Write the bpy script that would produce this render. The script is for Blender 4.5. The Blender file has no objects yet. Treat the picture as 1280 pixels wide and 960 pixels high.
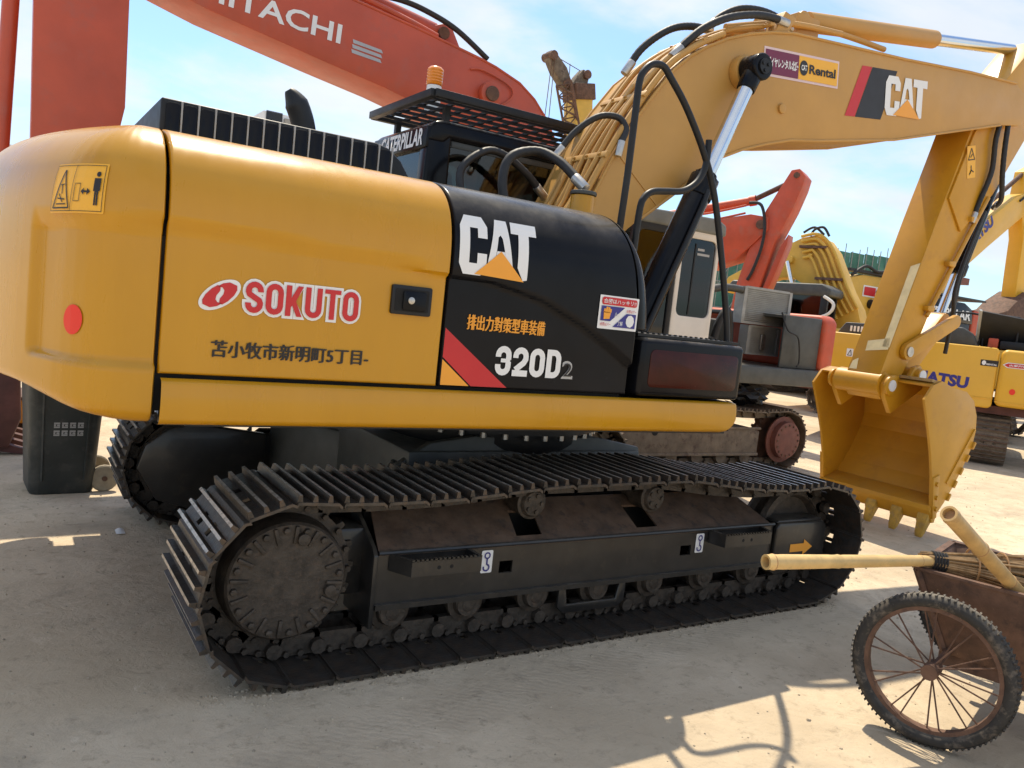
import bpy, bmesh, math, random
from mathutils import Vector, Matrix
random.seed(7)
scene = bpy.context.scene
col = scene.collection
R = math.radians
PI = math.pi

# ------------------------------------------------------------------ camera
def basis(yaw, pitch, roll):
    y, p, r = R(yaw), R(pitch), R(roll)
    fw = Vector((math.cos(p)*math.cos(y), math.cos(p)*math.sin(y), math.sin(p)))
    rt = Vector((math.sin(y), -math.cos(y), 0)); dn = -rt.cross(fw)
    return math.cos(r)*rt - math.sin(r)*dn, -(math.sin(r)*rt + math.cos(r)*dn), fw
rt, up, fw = basis(57.56, -5.28, 6.2)
cam = bpy.data.cameras.new('camera'); camo = bpy.data.objects.new('camera', cam); col.objects.link(camo)
m = Matrix((rt, up, -fw)).transposed().to_4x4(); m.translation = Vector((-2.58, -4.43, 1.6))
camo.matrix_world = m
cam.sensor_width = 36; cam.lens = 36*1012.7/1280; cam.clip_start = .05; cam.clip_end = 2000
scene.camera = camo

# ------------------------------------------------------------------ sky and sun
SUN = Vector((.17, .517, 1)).normalized()
w = bpy.data.worlds.new('World'); scene.world = w; w.use_nodes = True
nt = w.node_tree; N = nt.nodes; L = nt.links; N.clear()
wo = N.new('ShaderNodeOutputWorld'); bg = N.new('ShaderNodeBackground'); sky = N.new('ShaderNodeTexSky')
sky.sky_type = 'NISHITA'; sky.sun_disc = False
sky.sun_elevation = math.asin(SUN.z); sky.sun_rotation = math.atan2(SUN.x, SUN.y)
sky.air_density = 1.0; sky.dust_density = .9; sky.ozone_density = .8
tc = N.new('ShaderNodeTexCoord'); sep = N.new('ShaderNodeSeparateXYZ'); L.new(tc.outputs['Generated'], sep.inputs[0])
def mth(op, a, b=None, c=None):
    n = N.new('ShaderNodeMath'); n.operation = op
    for i, v in enumerate((a, b, c)):
        if v is None: continue
        if isinstance(v, (int, float)): n.inputs[i].default_value = v
        else: L.new(v, n.inputs[i])
    return n.outputs[0]
zz = mth('ADD', mth('MAXIMUM', sep.outputs[2], 0.0), .22)
cx = mth('DIVIDE', sep.outputs[0], zz); cy = mth('DIVIDE', sep.outputs[1], zz)
cmb = N.new('ShaderNodeCombineXYZ'); L.new(cx, cmb.inputs[0]); L.new(cy, cmb.inputs[1])
n1 = N.new('ShaderNodeTexNoise'); n1.inputs['Scale'].default_value = 1.15; n1.inputs['Detail'].default_value = 9; n1.inputs['Roughness'].default_value = .56
n1.inputs['Distortion'].default_value = .25
mp = N.new('ShaderNodeMapping'); mp.inputs['Location'].default_value = (3.3, 1.2, 0); L.new(cmb.outputs[0], mp.inputs[0]); L.new(mp.outputs[0], n1.inputs['Vector'])
rp = N.new('ShaderNodeValToRGB'); rp.color_ramp.elements[0].position = .40; rp.color_ramp.elements[1].position = .60
rp.color_ramp.interpolation = 'EASE'
L.new(n1.outputs['Fac'], rp.inputs[0])
n2 = N.new('ShaderNodeTexNoise'); n2.inputs['Scale'].default_value = 2.6; n2.inputs['Detail'].default_value = 6; L.new(mp.outputs[0], n2.inputs['Vector'])
cc = N.new('ShaderNodeMixRGB'); cc.inputs[1].default_value = (2.25, 2.42, 2.58, 1); cc.inputs[2].default_value = (3.45, 3.48, 3.46, 1); L.new(n2.outputs['Fac'], cc.inputs[0])
tn = N.new('ShaderNodeMixRGB'); tn.blend_type = 'MULTIPLY'; tn.inputs[0].default_value = 1; L.new(sky.outputs[0], tn.inputs[1]); tn.inputs[2].default_value = (.44, .55, .65, 1)
mx = N.new('ShaderNodeMixRGB'); L.new(mth('MULTIPLY_ADD', rp.outputs[0], .84, .05), mx.inputs[0]); L.new(tn.outputs[0], mx.inputs[1]); L.new(cc.outputs[0], mx.inputs[2])
L.new(mx.outputs[0], bg.inputs[0]); bg.inputs[1].default_value = .14; L.new(bg.outputs[0], wo.inputs[0])
sl = bpy.data.lights.new('sun', 'SUN'); sl.energy = 2.45; sl.angle = R(.53); sl.color = (1, .89, .70)
so = bpy.data.objects.new('sun', sl); col.objects.link(so); so.rotation_euler = SUN.to_track_quat('Z', 'Y').to_euler(); so.location = SUN*60
scene.view_settings.view_transform = 'Standard'; scene.view_settings.look = 'None'
scene.view_settings.gamma = 1; scene.view_settings.use_curve_mapping = False
scene.view_settings.exposure = 1.24

# ------------------------------------------------------------------ materials
def mat(name, c, rough=.5, metal=0, var=.2, scale=5, bump=0, bscale=40, coat=0, dust=0, c2=None, c2lo=.52, c2hi=.66, spots=0, spotc=(.1, .06, .04), stretch=None, spec=.5):
    m = bpy.data.materials.new(name); m.use_nodes = True; t = m.node_tree; n = t.nodes; l = t.links
    b = n['Principled BSDF']; b.inputs['Roughness'].default_value = rough; b.inputs['Metallic'].default_value = metal
    b.inputs['Specular IOR Level'].default_value = spec
    if coat: b.inputs['Coat Weight'].default_value = coat; b.inputs['Coat Roughness'].default_value = .08
    g = n.new('ShaderNodeTexCoord'); geo = n.new('ShaderNodeNewGeometry')
    pos = geo.outputs['Position'] if name.startswith('ground') else g.outputs['Object']
    if stretch:
        ma = n.new('ShaderNodeMapping'); ma.inputs['Scale'].default_value = stretch; l.new(pos, ma.inputs[0]); pos = ma.outputs[0]
    def noise(s, d=6, r=.6):
        q = n.new('ShaderNodeTexNoise'); q.inputs['Scale'].default_value = s; q.inputs['Detail'].default_value = d; q.inputs['Roughness'].default_value = r
        l.new(pos, q.inputs['Vector']); return q.outputs['Fac']
    def ramp(f, a, bb):
        q = n.new('ShaderNodeMapRange'); q.inputs[1].default_value = a; q.inputs[2].default_value = bb; l.new(f, q.inputs[0]); return q.outputs[0]
    def mix(f, a, bb):
        q = n.new('ShaderNodeMixRGB'); l.new(f, q.inputs[0])
        for i, v in ((1, a), (2, bb)):
            if isinstance(v, tuple): q.inputs[i].default_value = (*v, 1)
            else: l.new(v, q.inputs[i])
        return q.outputs[0]
    nz = noise(scale)
    cur = mix(ramp(nz, .3, .7), tuple(x*(1-var) for x in c), tuple(min(1, x*(1+var)) for x in c))
    if c2: cur = mix(ramp(noise(scale*1.7, 9, .68), c2lo, c2hi), cur, c2)
    if spots: cur = mix(ramp(noise(scale*6, 8, .7), 1-spots*.5, 1.02-spots*.5+.06), cur, spotc)
    if dust:
        sx = n.new('ShaderNodeSeparateXYZ'); l.new(geo.outputs['Normal'], sx.inputs[0])
        mm = n.new('ShaderNodeMath'); mm.operation = 'MULTIPLY'; l.new(ramp(sx.outputs[2], .35, 1.0), mm.inputs[0])
        m2 = n.new('ShaderNodeMath'); m2.operation = 'MULTIPLY'; l.new(ramp(noise(scale*1.3, 8, .65), .3, .75), m2.inputs[0]); m2.inputs[1].default_value = dust
        l.new(m2.outputs[0], mm.inputs[1]); cur = mix(mm.outputs[0], cur, (.36, .31, .24))
    l.new(cur, b.inputs['Base Color'])
    rr = n.new('ShaderNodeMapRange'); rr.inputs[3].default_value = max(.03, rough-.12); rr.inputs[4].default_value = min(1, rough+.16)
    l.new(noise(scale*2.3), rr.inputs[0]); l.new(rr.outputs[0], b.inputs['Roughness'])
    if bump:
        bp = n.new('ShaderNodeBump'); bp.inputs['Strength'].default_value = bump; bp.inputs['Distance'].default_value = .01
        l.new(noise(bscale, 6, .65), bp.inputs['Height']); l.new(bp.outputs[0], b.inputs['Normal'])
    return m
YEL = (.54, .258, .005)
M = {}
M['yellow'] = mat('yellow_paint', YEL, .28, var=.06, scale=2.2, coat=.25, spec=.42, dust=.05, bump=.07, bscale=3.5, c2=(.55, .27, .012), c2lo=.5, c2hi=.85, stretch=(1.6, 1.6, .35))
M['yellow2'] = mat('yellow_paint_boom', (.51, .275, .065), .48, var=.07, scale=2.5, dust=.25, spots=.0, bump=.06, bscale=14)
M['yellowarm'] = mat('yellow_paint_arm', (.56, .275, .016), .38, var=.08, scale=3, dust=.2, c2=(.50, .24, .02), bump=.04, bscale=12)
M['yellowfar'] = mat('yellow_paint_weathered', (.66, .40, .055), .5, var=.1, scale=3, dust=.3, spots=.55, spotc=(.25, .15, .06))
M['komyel'] = mat('golden_paint', (.72, .40, .03), .4, var=.06, scale=2, coat=.15, dust=.2)
M['tooth'] = mat('worn_tooth_steel', (.50, .30, .05), .45, metal=.1, var=.25, scale=14, c2=(.32, .22, .10), c2lo=.52, c2hi=.7, spots=.4, spotc=(.5, .46, .4))
M['patch'] = mat('primer_patch', (.62, .52, .30), .7, var=.12, scale=12)
M['black'] = mat('black_paint', (.007, .0075, .010), .2, var=.3, scale=3, spec=.17, dust=.6)
M['blackmat'] = mat('black_satin', (.012, .013, .015), .45, var=.3, scale=6, dust=.25, spec=.35)
M['darkred'] = mat('dark_red_face', (.045, .0055, .0035), .2, var=.5, scale=4, spec=.25)
M['gap'] = mat('dark_gap', (.006, .006, .006), .8, var=.2)
M['rubber'] = mat('rubber_hose', (.016, .016, .017), .55, var=.3, scale=30, dust=.2)
M['tyre'] = mat('tyre_rubber', (.03, .028, .026), .8, var=.3, scale=14, dust=.6, c2=(.12, .1, .08))
M['chrome'] = mat('chrome_rod', (.72, .74, .76), .16, metal=1, var=.05, scale=5)
M['steelfit'] = mat('zinc_fitting', (.5, .48, .45), .35, metal=.9, var=.2, scale=20)
M['track'] = mat('track_steel', (.062, .056, .050), .36, metal=.5, var=.45, scale=14, bump=.25, bscale=60, c2=(.10, .066, .044), c2lo=.45, c2hi=.7)
M['worn'] = mat('worn_steel_edge', (.52, .46, .39), .34, metal=.6, var=.35, scale=18, c2=(.09, .07, .055), c2lo=.5, c2hi=.7)
M['tframe'] = mat('undercarriage_black', (.020, .019, .018), .32, var=.35, scale=8, coat=.15, dust=.35, c2=(.05, .04, .03), c2lo=.56, c2hi=.78)
M['rustplate'] = mat('rusty_plate', (.12, .072, .046), .7, var=.4, scale=9, bump=.25, bscale=50, c2=(.055, .038, .03), spots=.6, spotc=(.2, .12, .07), dust=.15)
M['greasy'] = mat('oily_steel', (.056, .045, .035), .5, metal=.2, var=.45, scale=22, bump=.5, bscale=45, c2=(.085, .06, .043))
M['red'] = mat('orange_red_paint', (.50, .080, .034), .42, var=.12, scale=2.5, dust=.3, c2=(.45, .09, .05), bump=.03, bscale=10)
M['red2'] = mat('faded_red_paint', (.54, .085, .034), .5, var=.14, scale=4, dust=.25, c2=(.47, .11, .06))
M['cabwhite'] = mat('white_cab_paint', (.76, .73, .67), .45, var=.08, scale=3, dust=.15)
M['grey'] = mat('grey_alloy', (.36, .36, .34), .5, metal=.3, var=.15, scale=8)
M['greyd'] = mat('dark_grey_paint', (.058, .060, .055), .5, var=.25, scale=6, dust=.3)
M['roofgrey'] = mat('grey_roof_panel', (.17, .18, .17), .55, var=.2, scale=4, dust=.3)
M['rustbrown'] = mat('rust_brown', (.13, .07, .045), .8, var=.4, scale=8, bump=.4, bscale=30, c2=(.07, .04, .03), spots=.7, spotc=(.26, .18, .11))
M['maroon'] = mat('maroon_primer', (.085, .03, .025), .7, var=.3, scale=6)
M['rustdisc'] = mat('red_oxide', (.17, .06, .042), .65, var=.25, scale=9, bump=.2)
M['mudsteel'] = mat('muddy_steel', (.16, .125, .09), .8, var=.35, scale=7, bump=.4, bscale=30, c2=(.09, .06, .045), spots=.6, spotc=(.40, .35, .24))
M['white'] = mat('white_vinyl', (.80, .80, .79), .4, var=.02)
M['stickred'] = mat('red_vinyl', (.55, .018, .022), .4, var=.04)
M['dotred'] = mat('red_dot_vinyl', (.80, .03, .012), .45, var=.03)
M['stickyel'] = mat('yellow_vinyl', (.86, .44, .03), .4, var=.04)
M['orange'] = mat('orange_vinyl', (.86, .36, .03), .4, var=.04)
M['ink'] = mat('black_vinyl', (.016, .013, .013), .45, var=.1)
M['blue'] = mat('navy_vinyl', (.03, .028, .22), .4, var=.05)
M['purple'] = mat('plum_vinyl', (.16, .014, .055), .4, var=.05)
M['pink'] = mat('pinkish_border_vinyl', (.72, .55, .55), .45, var=.03)
M['silver'] = mat('silver_vinyl', (.42, .42, .42), .4, metal=.3, var=.08)
M['bamboo'] = mat('bamboo', (.62, .42, .17), .42, var=.18, scale=9, c2=(.50, .36, .15), stretch=(1, 1, 1))
M['bamboo2'] = mat('old_bamboo', (.40, .22, .09), .5, var=.25, scale=9, c2=(.3, .17, .07))
M['bamboo3'] = mat('sunned_bamboo', (.50, .32, .12), .45, var=.22, scale=9, c2=(.40, .25, .1))
M['twig'] = mat('dry_twigs', (.33, .21, .10), .75, var=.4, scale=30)
M['binplastic'] = mat('dark_bin_plastic', (.033, .038, .036), .5, var=.3, scale=5, c2=(.065, .066, .06), bump=.05)
M['palewheel'] = mat('dusty_wheel', (.33, .28, .20), .8, var=.2, scale=20)
M['net'] = mat('green_mesh_net', (.05, .16, .12), .85, var=.35, scale=.7, c2=(.10, .22, .17))
M['concrete'] = mat('grey_concrete', (.30, .29, .27), .85, var=.15, scale=1)
M['wallwhite'] = mat('white_render', (.72, .74, .76), .8, var=.05, scale=.5)
M['amber'] = mat('amber_lens', (.85, .26, .01), .25, var=.05, coat=.5)
M['pole'] = mat('scaffold_pole', (.28, .27, .25), .6, metal=.3, var=.2)
def glass(name, tint, rough=.04):
    m = bpy.data.materials.new(name); m.use_nodes = True; t = m.node_tree; n = t.nodes; l = t.links; n.clear()
    o = n.new('ShaderNodeOutputMaterial'); a = n.new('ShaderNodeBsdfTransparent'); a.inputs[0].default_value = (*tint, 1)
    g = n.new('ShaderNodeBsdfGlossy'); g.inputs['Roughness'].default_value = rough
    f = n.new('ShaderNodeFresnel'); f.inputs[0].default_value = 1.6
    x = n.new('ShaderNodeMixShader'); l.new(f.outputs[0], x.inputs[0]); l.new(a.outputs[0], x.inputs[1]); l.new(g.outputs[0], x.inputs[2]); l.new(x.outputs[0], o.inputs[0])
    return m
M['glass'] = glass('tinted_glass', (.34, .38, .36))
M['glass2'] = glass('smoky_glass', (.28, .26, .27))
# concrete yard: dust, tyre marks, cracks
def ground_mat():
    m = bpy.data.materials.new('ground_concrete'); m.use_nodes = True; t = m.node_tree; n = t.nodes; l = t.links
    b = n['Principled BSDF']; geo = n.new('ShaderNodeNewGeometry'); P = geo.outputs['Position']
    def noise(s, d=7, r=.62, vec=P, dist=0):
        q = n.new('ShaderNodeTexNoise'); q.inputs['Scale'].default_value = s; q.inputs['Detail'].default_value = d; q.inputs['Roughness'].default_value = r; q.inputs['Distortion'].default_value = dist
        l.new(vec, q.inputs['Vector']); return q.outputs['Fac']
    def rng(f, a, bb, c=0, d=1):
        q = n.new('ShaderNodeMapRange'); q.inputs[1].default_value = a; q.inputs[2].default_value = bb; q.inputs[3].default_value = c; q.inputs[4].default_value = d; l.new(f, q.inputs[0]); return q.outputs[0]
    def mix(f, a, bb):
        q = n.new('ShaderNodeMixRGB'); l.new(f, q.inputs[0])
        for i, v in ((1, a), (2, bb)):
            if isinstance(v, tuple): q.inputs[i].default_value = (*v, 1)
            else: l.new(v, q.inputs[i])
        return q.outputs[0]
    def ma(op, a, bb):
        q = n.new('ShaderNodeMath'); q.operation = op
        for i, v in ((0, a), (1, bb)):
            if isinstance(v, (int, float)): q.inputs[i].default_value = v
            else: l.new(v, q.inputs[i])
        return q.outputs[0]
    base = mix(rng(noise(.55), .35, .68), (.49, .395, .275), (.70, .575, .415))
    base = mix(rng(noise(3.2, 9, .7, dist=.4), .45, .72), base, (.49, .39, .27))
    base = mix(rng(noise(9, 10, .78), .53, .66), base, (.39, .31, .215))
    base = mix(rng(noise(2.1, 9, .75, dist=.8), .60, .70), base, (.70, .59, .44))
    # tyre tread marks: bands along two headings carrying a chevron ripple
    mp1 = n.new('ShaderNodeMapping'); mp1.inputs['Rotation'].default_value = (0, 0, R(-8)); l.new(P, mp1.inputs[0])
    band = rng(noise(.9, 2, .4, vec=None or mp1.outputs[0]), .5, .56)
    st = n.new('ShaderNodeMapping'); st.inputs['Scale'].default_value = (.12, 1.6, 1); l.new(mp1.outputs[0], st.inputs[0])
    lanes = rng(noise(1.3, 3, .5, vec=st.outputs[0], dist=.2), .52, .58)
    wv = n.new('ShaderNodeTexWave'); wv.wave_type = 'BANDS'; wv.bands_direction = 'DIAGONAL'; wv.inputs['Scale'].default_value = 14; wv.inputs['Distortion'].default_value = 7; wv.inputs['Detail'].default_value = 3; l.new(mp1.outputs[0], wv.inputs['Vector'])
    tread = ma('MULTIPLY', lanes, wv.outputs['Fac'])
    base = mix(ma('MULTIPLY', tread, .20), base, (.24, .20, .155))
    vo = n.new('ShaderNodeTexVoronoi'); vo.feature = 'DISTANCE_TO_EDGE'; vo.inputs['Scale'].default_value = .33
    wob = n.new('ShaderNodeMixRGB'); wob.blend_type = 'ADD'; wob.inputs[0].default_value = .35; l.new(P, wob.inputs[1]); nq = n.new('ShaderNodeTexNoise'); nq.inputs['Scale'].default_value = 1.7; nq.inputs['Detail'].default_value = 6; l.new(P, nq.inputs['Vector']); l.new(nq.outputs['Color'], wob.inputs[2]); l.new(wob.outputs[0], vo.inputs['Vector'])
    crack = rng(vo.outputs['Distance'], .0, .006, 1, 0)
    base = mix(ma('MULTIPLY', crack, .07), base, (.2, .165, .125))
    base = mix(ma('MULTIPLY', rng(noise(.8, 6, .65, dist=1.5), .56, .68), .5), base, (.33, .27, .20))
    l.new(base, b.inputs['Base Color']); b.inputs['Roughness'].default_value = .9; b.inputs['Specular IOR Level'].default_value = .25
    h = ma('ADD', ma('ADD', ma('MULTIPLY', noise(30, 10, .75), 1.0), ma('MULTIPLY', noise(6, 9, .7, dist=1.2), 1.6)), ma('MULTIPLY', tread, .10))
    bp = n.new('ShaderNodeBump'); bp.inputs['Strength'].default_value = .5; bp.inputs['Distance'].default_value = .02; l.new(h, bp.inputs['Height']); l.new(bp.outputs[0], b.inputs['Normal'])
    return m
M['ground'] = ground_mat()
M['gravelmat'] = mat('dried_soil_crumbs', (.40, .33, .24), .9, var=.35, scale=40)

# ------------------------------------------------------------------ mesh helpers
class MB:
    def __init__(s): s.v = []; s.f = []; s.mi = []; s.cur = 0
    def add(s, vs, fs):
        o = len(s.v); s.v += [tuple(p) for p in vs]; s.f += [tuple(i+o for i in f) for f in fs]; s.mi += [s.cur]*len(fs); return s
    def box(s, x0, x1, y0, y1, z0, z1):
        return s.add([(x, y, z) for x in (x0, x1) for y in (y0, y1) for z in (z0, z1)], [(0, 1, 3, 2), (4, 6, 7, 5), (0, 4, 5, 1), (2, 3, 7, 6), (0, 2, 6, 4), (1, 5, 7, 3)])
    def obox(s, c, ax, h):
        c = Vector(c); a = [Vector(q).normalized() for q in ax]
        return s.add([c + a[0]*h[0]*i + a[1]*h[1]*j + a[2]*h[2]*k for i in (-1, 1) for j in (-1, 1) for k in (-1, 1)], [(0, 1, 3, 2), (4, 6, 7, 5), (0, 4, 5, 1), (2, 3, 7, 6), (0, 2, 6, 4), (1, 5, 7, 3)])
    def bar(s, p0, p1, w, h, up=(0, 0, 1)):
        p0 = Vector(p0); p1 = Vector(p1); d = (p1-p0); sd = d.cross(Vector(up))
        if sd.length < 1e-5: sd = Vector((0, 1, 0))
        sd.normalize(); u = sd.cross(d).normalized()
        return s.obox((p0+p1)/2, (d, sd, u), (d.length/2, w/2, h/2))
    def prism(s, pts, a, b, plane='xz'):
        n = len(pts)
        def P(p, t): return {'xz': (p[0], t, p[1]), 'yz': (t, p[0], p[1]), 'xy': (p[0], p[1], t)}[plane]
        vs = [P(p, a) for p in pts] + [P(p, b) for p in pts]
        fs = [tuple(range(n)), tuple(range(2*n-1, n-1, -1))] + [(i, n+i, n+(i+1) % n, (i+1) % n) for i in range(n)]
        return s.add(vs, fs)
    def ring(s, c, ax, r, n):
        ax = Vector(ax).normalized(); t = Vector((0, 0, 1)) if abs(ax.z) < .9 else Vector((1, 0, 0))
        u = ax.cross(t).normalized(); v = ax.cross(u)
        return [Vector(c) + u*r*math.cos(2*PI*i/n) + v*r*math.sin(2*PI*i/n) for i in range(n)]
    def cyl(s, p0, p1, r0, r1=None, n=20):
        r1 = r0 if r1 is None else r1; ax = Vector(p1)-Vector(p0)
        vs = s.ring(p0, ax, r0, n) + s.ring(p1, ax, r1, n)
        return s.add(vs, [tuple(range(n-1, -1, -1)), tuple(range(n, 2*n))] + [(i, (i+1) % n, n+(i+1) % n, n+i) for i in range(n)])
    def lathe(s, o, ax, prof, n=32, closed=False, cap0=True):
        o = Vector(o); ax = Vector(ax).normalized(); vs = []
        for h, r in prof: vs += s.ring(o+ax*h, ax, max(r, 1e-4), n)
        k = len(prof); fs = []
        for j in range(k-1 if not closed else k):
            a, b = j*n, ((j+1) % k)*n
            fs += [(a+i, a+(i+1) % n, b+(i+1) % n, b+i) for i in range(n)]
        if not closed: fs += ([tuple(range(n-1, -1, -1))] if cap0 else [])+[tuple(range((k-1)*n, k*n))]
        return s.add(vs, fs)
    def tube(s, pts, r, n=10, sm=0, cap=True, rfn=None):
        P = [Vector(p) for p in pts]
        if sm:
            Q = []
            for i in range(len(P)-1):
                p0, p1, p2, p3 = P[max(i-1, 0)], P[i], P[i+1], P[min(i+2, len(P)-1)]
                for k in range(sm):
                    t = k/sm; Q.append(.5*((2*p1)+(p2-p0)*t+(2*p0-5*p1+4*p2-p3)*t*t+(3*p1-p0-3*p2+p3)*t**3))
            Q.append(P[-1]); P = Q
        vs = []; T = [(P[min(i+1, len(P)-1)]-P[max(i-1, 0)]).normalized() for i in range(len(P))]
        u = T[0].cross(Vector((0, 0, 1)));
        if u.length < .05: u = T[0].cross(Vector((1, 0, 0)))
        u.normalize()
        for i, p in enumerate(P):
            u = (u - T[i]*u.dot(T[i])).normalized(); v = T[i].cross(u); rr = rfn(i, len(P)) if rfn else r
            vs += [p + u*rr*math.cos(2*PI*k/n) + v*rr*math.sin(2*PI*k/n) for k in range(n)]
        fs = [(j*n+i, j*n+(i+1) % n, (j+1)*n+(i+1) % n, (j+1)*n+i) for j in range(len(P)-1) for i in range(n)]
        if cap: fs += [tuple(range(n-1, -1, -1)), tuple(range((len(P)-1)*n, len(P)*n))]
        return s.add(vs, fs)
    def grid(s, fn, us, vs):
        a = [fn(u, v) for u in us for v in vs]; m = len(vs)
        return s.add(a, [(i*m+j, (i+1)*m+j, (i+1)*m+j+1, i*m+j+1) for i in range(len(us)-1) for j in range(m-1)])
    def loft(s, rings, cap=True):
        n = len(rings[0]); vs = [p for r in rings for p in r]
        fs = [(j*n+i, j*n+(i+1) % n, (j+1)*n+(i+1) % n, (j+1)*n+i) for j in range(len(rings)-1) for i in range(n)]
        if cap: fs += [tuple(range(n-1, -1, -1)), tuple(range((len(rings)-1)*n, len(rings)*n))]
        return s.add(vs, fs)
    def mesh(s, name, mats, bevel=0, ang=35, seg=2, fixn=True):
        bm = bmesh.new(); bv = [bm.verts.new(p) for p in s.v]
        for f, mi in zip(s.f, s.mi):
            try: bf = bm.faces.new([bv[i] for i in f]); bf.material_index = mi; bf.smooth = True
            except ValueError: pass
        if fixn: bmesh.ops.recalc_face_normals(bm, faces=bm.faces)
        if bevel:
            es = [e for e in bm.edges if len(e.link_faces) == 2 and e.calc_face_angle(0) > R(28)]
            bmesh.ops.bevel(bm, geom=es, offset=bevel, segments=seg, profile=.5, affect='EDGES', clamp_overlap=True)
        for f in bm.faces: f.smooth = True
        me = bpy.data.meshes.new(name); bm.to_mesh(me); bm.free()
        for q in (mats if isinstance(mats, (list, tuple)) else [mats]): me.materials.append(M[q] if isinstance(q, str) else q)
        me.set_sharp_from_angle(angle=R(ang)); return me
    def build(s, name, mats, parent=None, bevel=0, ang=35, seg=2, **k):
        return link(name, s.mesh(name, mats, bevel, ang, seg), parent, **k)
INV = {}
def link(name, me, parent=None, loc=None, rot=None, label=None):
    o = bpy.data.objects.new(name, me); col.objects.link(o); o.parent = parent
    if parent is not None and parent.name in INV: o.matrix_parent_inverse = INV[parent.name]
    if loc is not None: o.location = loc
    if rot is not None: o.rotation_euler = rot
    if label: o['label'] = label
    return o
def tag(o, label, cat, group=None):
    o['label'] = label; o['category'] = cat
    if group: o['group'] = group
    return o
def thing(name, label, cat, loc=(0, 0, 0), rz=0, group=None, world=False):
    o = bpy.data.objects.new(name, None); col.objects.link(o); o.location = loc; o.rotation_euler = (0, 0, rz); o.empty_display_size = .3
    if world: INV[o.name] = Matrix.LocRotScale(Vector(loc), Matrix.Rotation(rz, 3, 'Z'), None).inverted()
    return tag(o, label, cat, group)
def struct(o): o['kind'] = 'structure'; return o
def lin(a, b, n): return [a+(b-a)*i/(n-1) for i in range(n)]
def sst(t): t = max(0, min(1, t)); return t*t*(3-2*t)

# flat print: lettering fitted to a box (u0..u1, v0..v1) and laid on a surface by fn(u, v) -> point
def text_mesh(s, bold=0, shear=0):
    cu = bpy.data.curves.new('t', 'FONT'); cu.body = s; cu.size = 1; cu.offset = bold; cu.shear = shear; cu.resolution_u = 3; cu.fill_mode = 'FRONT'
    ob = bpy.data.objects.new('t', cu); col.objects.link(ob); dg = bpy.context.evaluated_depsgraph_get()
    me = bpy.data.meshes.new_from_object(ob.evaluated_get(dg)); bpy.data.objects.remove(ob); bpy.data.curves.remove(cu); return me
def place(me, name, fn, box, m, parent, cuts=0, fit=None):
    bm = bmesh.new(); bm.from_mesh(me); bpy.data.meshes.remove(me)
    xs = [v.co.x for v in bm.verts]; ys = [v.co.y for v in bm.verts]
    if not xs: bm.free(); return None
    a, b, c, d = fit or (min(xs), max(xs), min(ys), max(ys)); u0, u1, v0, v1 = box
    for v in bm.verts: v.co = Vector((u0+(v.co.x-a)/(b-a)*(u1-u0), v0+(v.co.y-c)/(d-c)*(v1-v0), 0))
    if cuts:
        for ax, lo, hi in ((1, v0, v1), (0, u0, u1)):
            k = int((hi-lo)/cuts)
            for i in range(1, k+1):
                p = [0, 0, 0]; p[ax] = lo+i*cuts; nn = [0, 0, 0]; nn[ax] = 1
                bmesh.ops.bisect_plane(bm, geom=bm.verts[:]+bm.edges[:]+bm.faces[:], plane_co=p, plane_no=nn)
    for v in bm.verts: v.co = Vector(fn(v.co.x, v.co.y))
    nm = bpy.data.meshes.new(name); bm.to_mesh(nm); bm.free(); nm.materials.append(M[m])
    return link(name, nm, parent)
def text(s, fn, box, m, parent, bold=0, name='lettering', cuts=0, shear=0): return place(text_mesh(s, bold, shear), name, fn, box, m, parent, cuts)
def shape(polys, fn, m, parent, name='decal', cuts=0):
    bm = bmesh.new()
    for pl in polys: bm.faces.new([bm.verts.new((x, y, 0)) for x, y in pl])
    me = bpy.data.meshes.new('s'); bm.to_mesh(me); bm.free()
    xs = [p[0] for q in polys for p in q]; ys = [p[1] for q in polys for p in q]
    b = (min(xs), max(xs), min(ys), max(ys)); return place(me, name, fn, b, m, parent, cuts)
def rrect(x0, x1, y0, y1, r, n=5):
    P = []
    for cx, cy, a in ((x1-r, y1-r, 0), (x0+r, y1-r, 90), (x0+r, y0+r, 180), (x1-r, y0+r, 270)):
        P += [(cx+r*math.cos(R(a+90*i/n)), cy+r*math.sin(R(a+90*i/n))) for i in range(n+1)]
    return P
def ell(cx, cy, a, b, n=32, rot=0):
    return [(cx+a*math.cos(t)*math.cos(rot)-b*math.sin(t)*math.sin(rot), cy+a*math.cos(t)*math.sin(rot)+b*math.sin(t)*math.cos(rot)) for t in (2*PI*i/n for i in range(n))]
def ribbon(pts, w, closed=False):
    """strip of quads of width w along a centre line, mitred so that nothing overlaps"""
    n = len(pts); L_, R_ = [], []
    for i, p in enumerate(pts):
        a = pts[(i-1) % n] if (closed or i > 0) else None; c = pts[(i+1) % n] if (closed or i < n-1) else None
        d1 = Vector((p[0]-a[0], p[1]-a[1])).normalized() if a else None; d2 = Vector((c[0]-p[0], c[1]-p[1])).normalized() if c else None
        d1 = d1 or d2; d2 = d2 or d1; t = (d1+d2).normalized(); k = 1/max(.5, t.dot(d1)); nn = Vector((-t.y, t.x))*w/2*k
        L_.append((p[0]+nn.x, p[1]+nn.y)); R_.append((p[0]-nn.x, p[1]-nn.y))
    m = n if closed else n-1
    return [[L_[i], L_[(i+1) % n], R_[(i+1) % n], R_[i]] for i in range(m)]
def arc(cx, cy, rx, ry, a, b, n=9): return [(cx+rx*math.cos(R(t)), cy+ry*math.sin(R(t))) for t in lin(a, b, n)]
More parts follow.
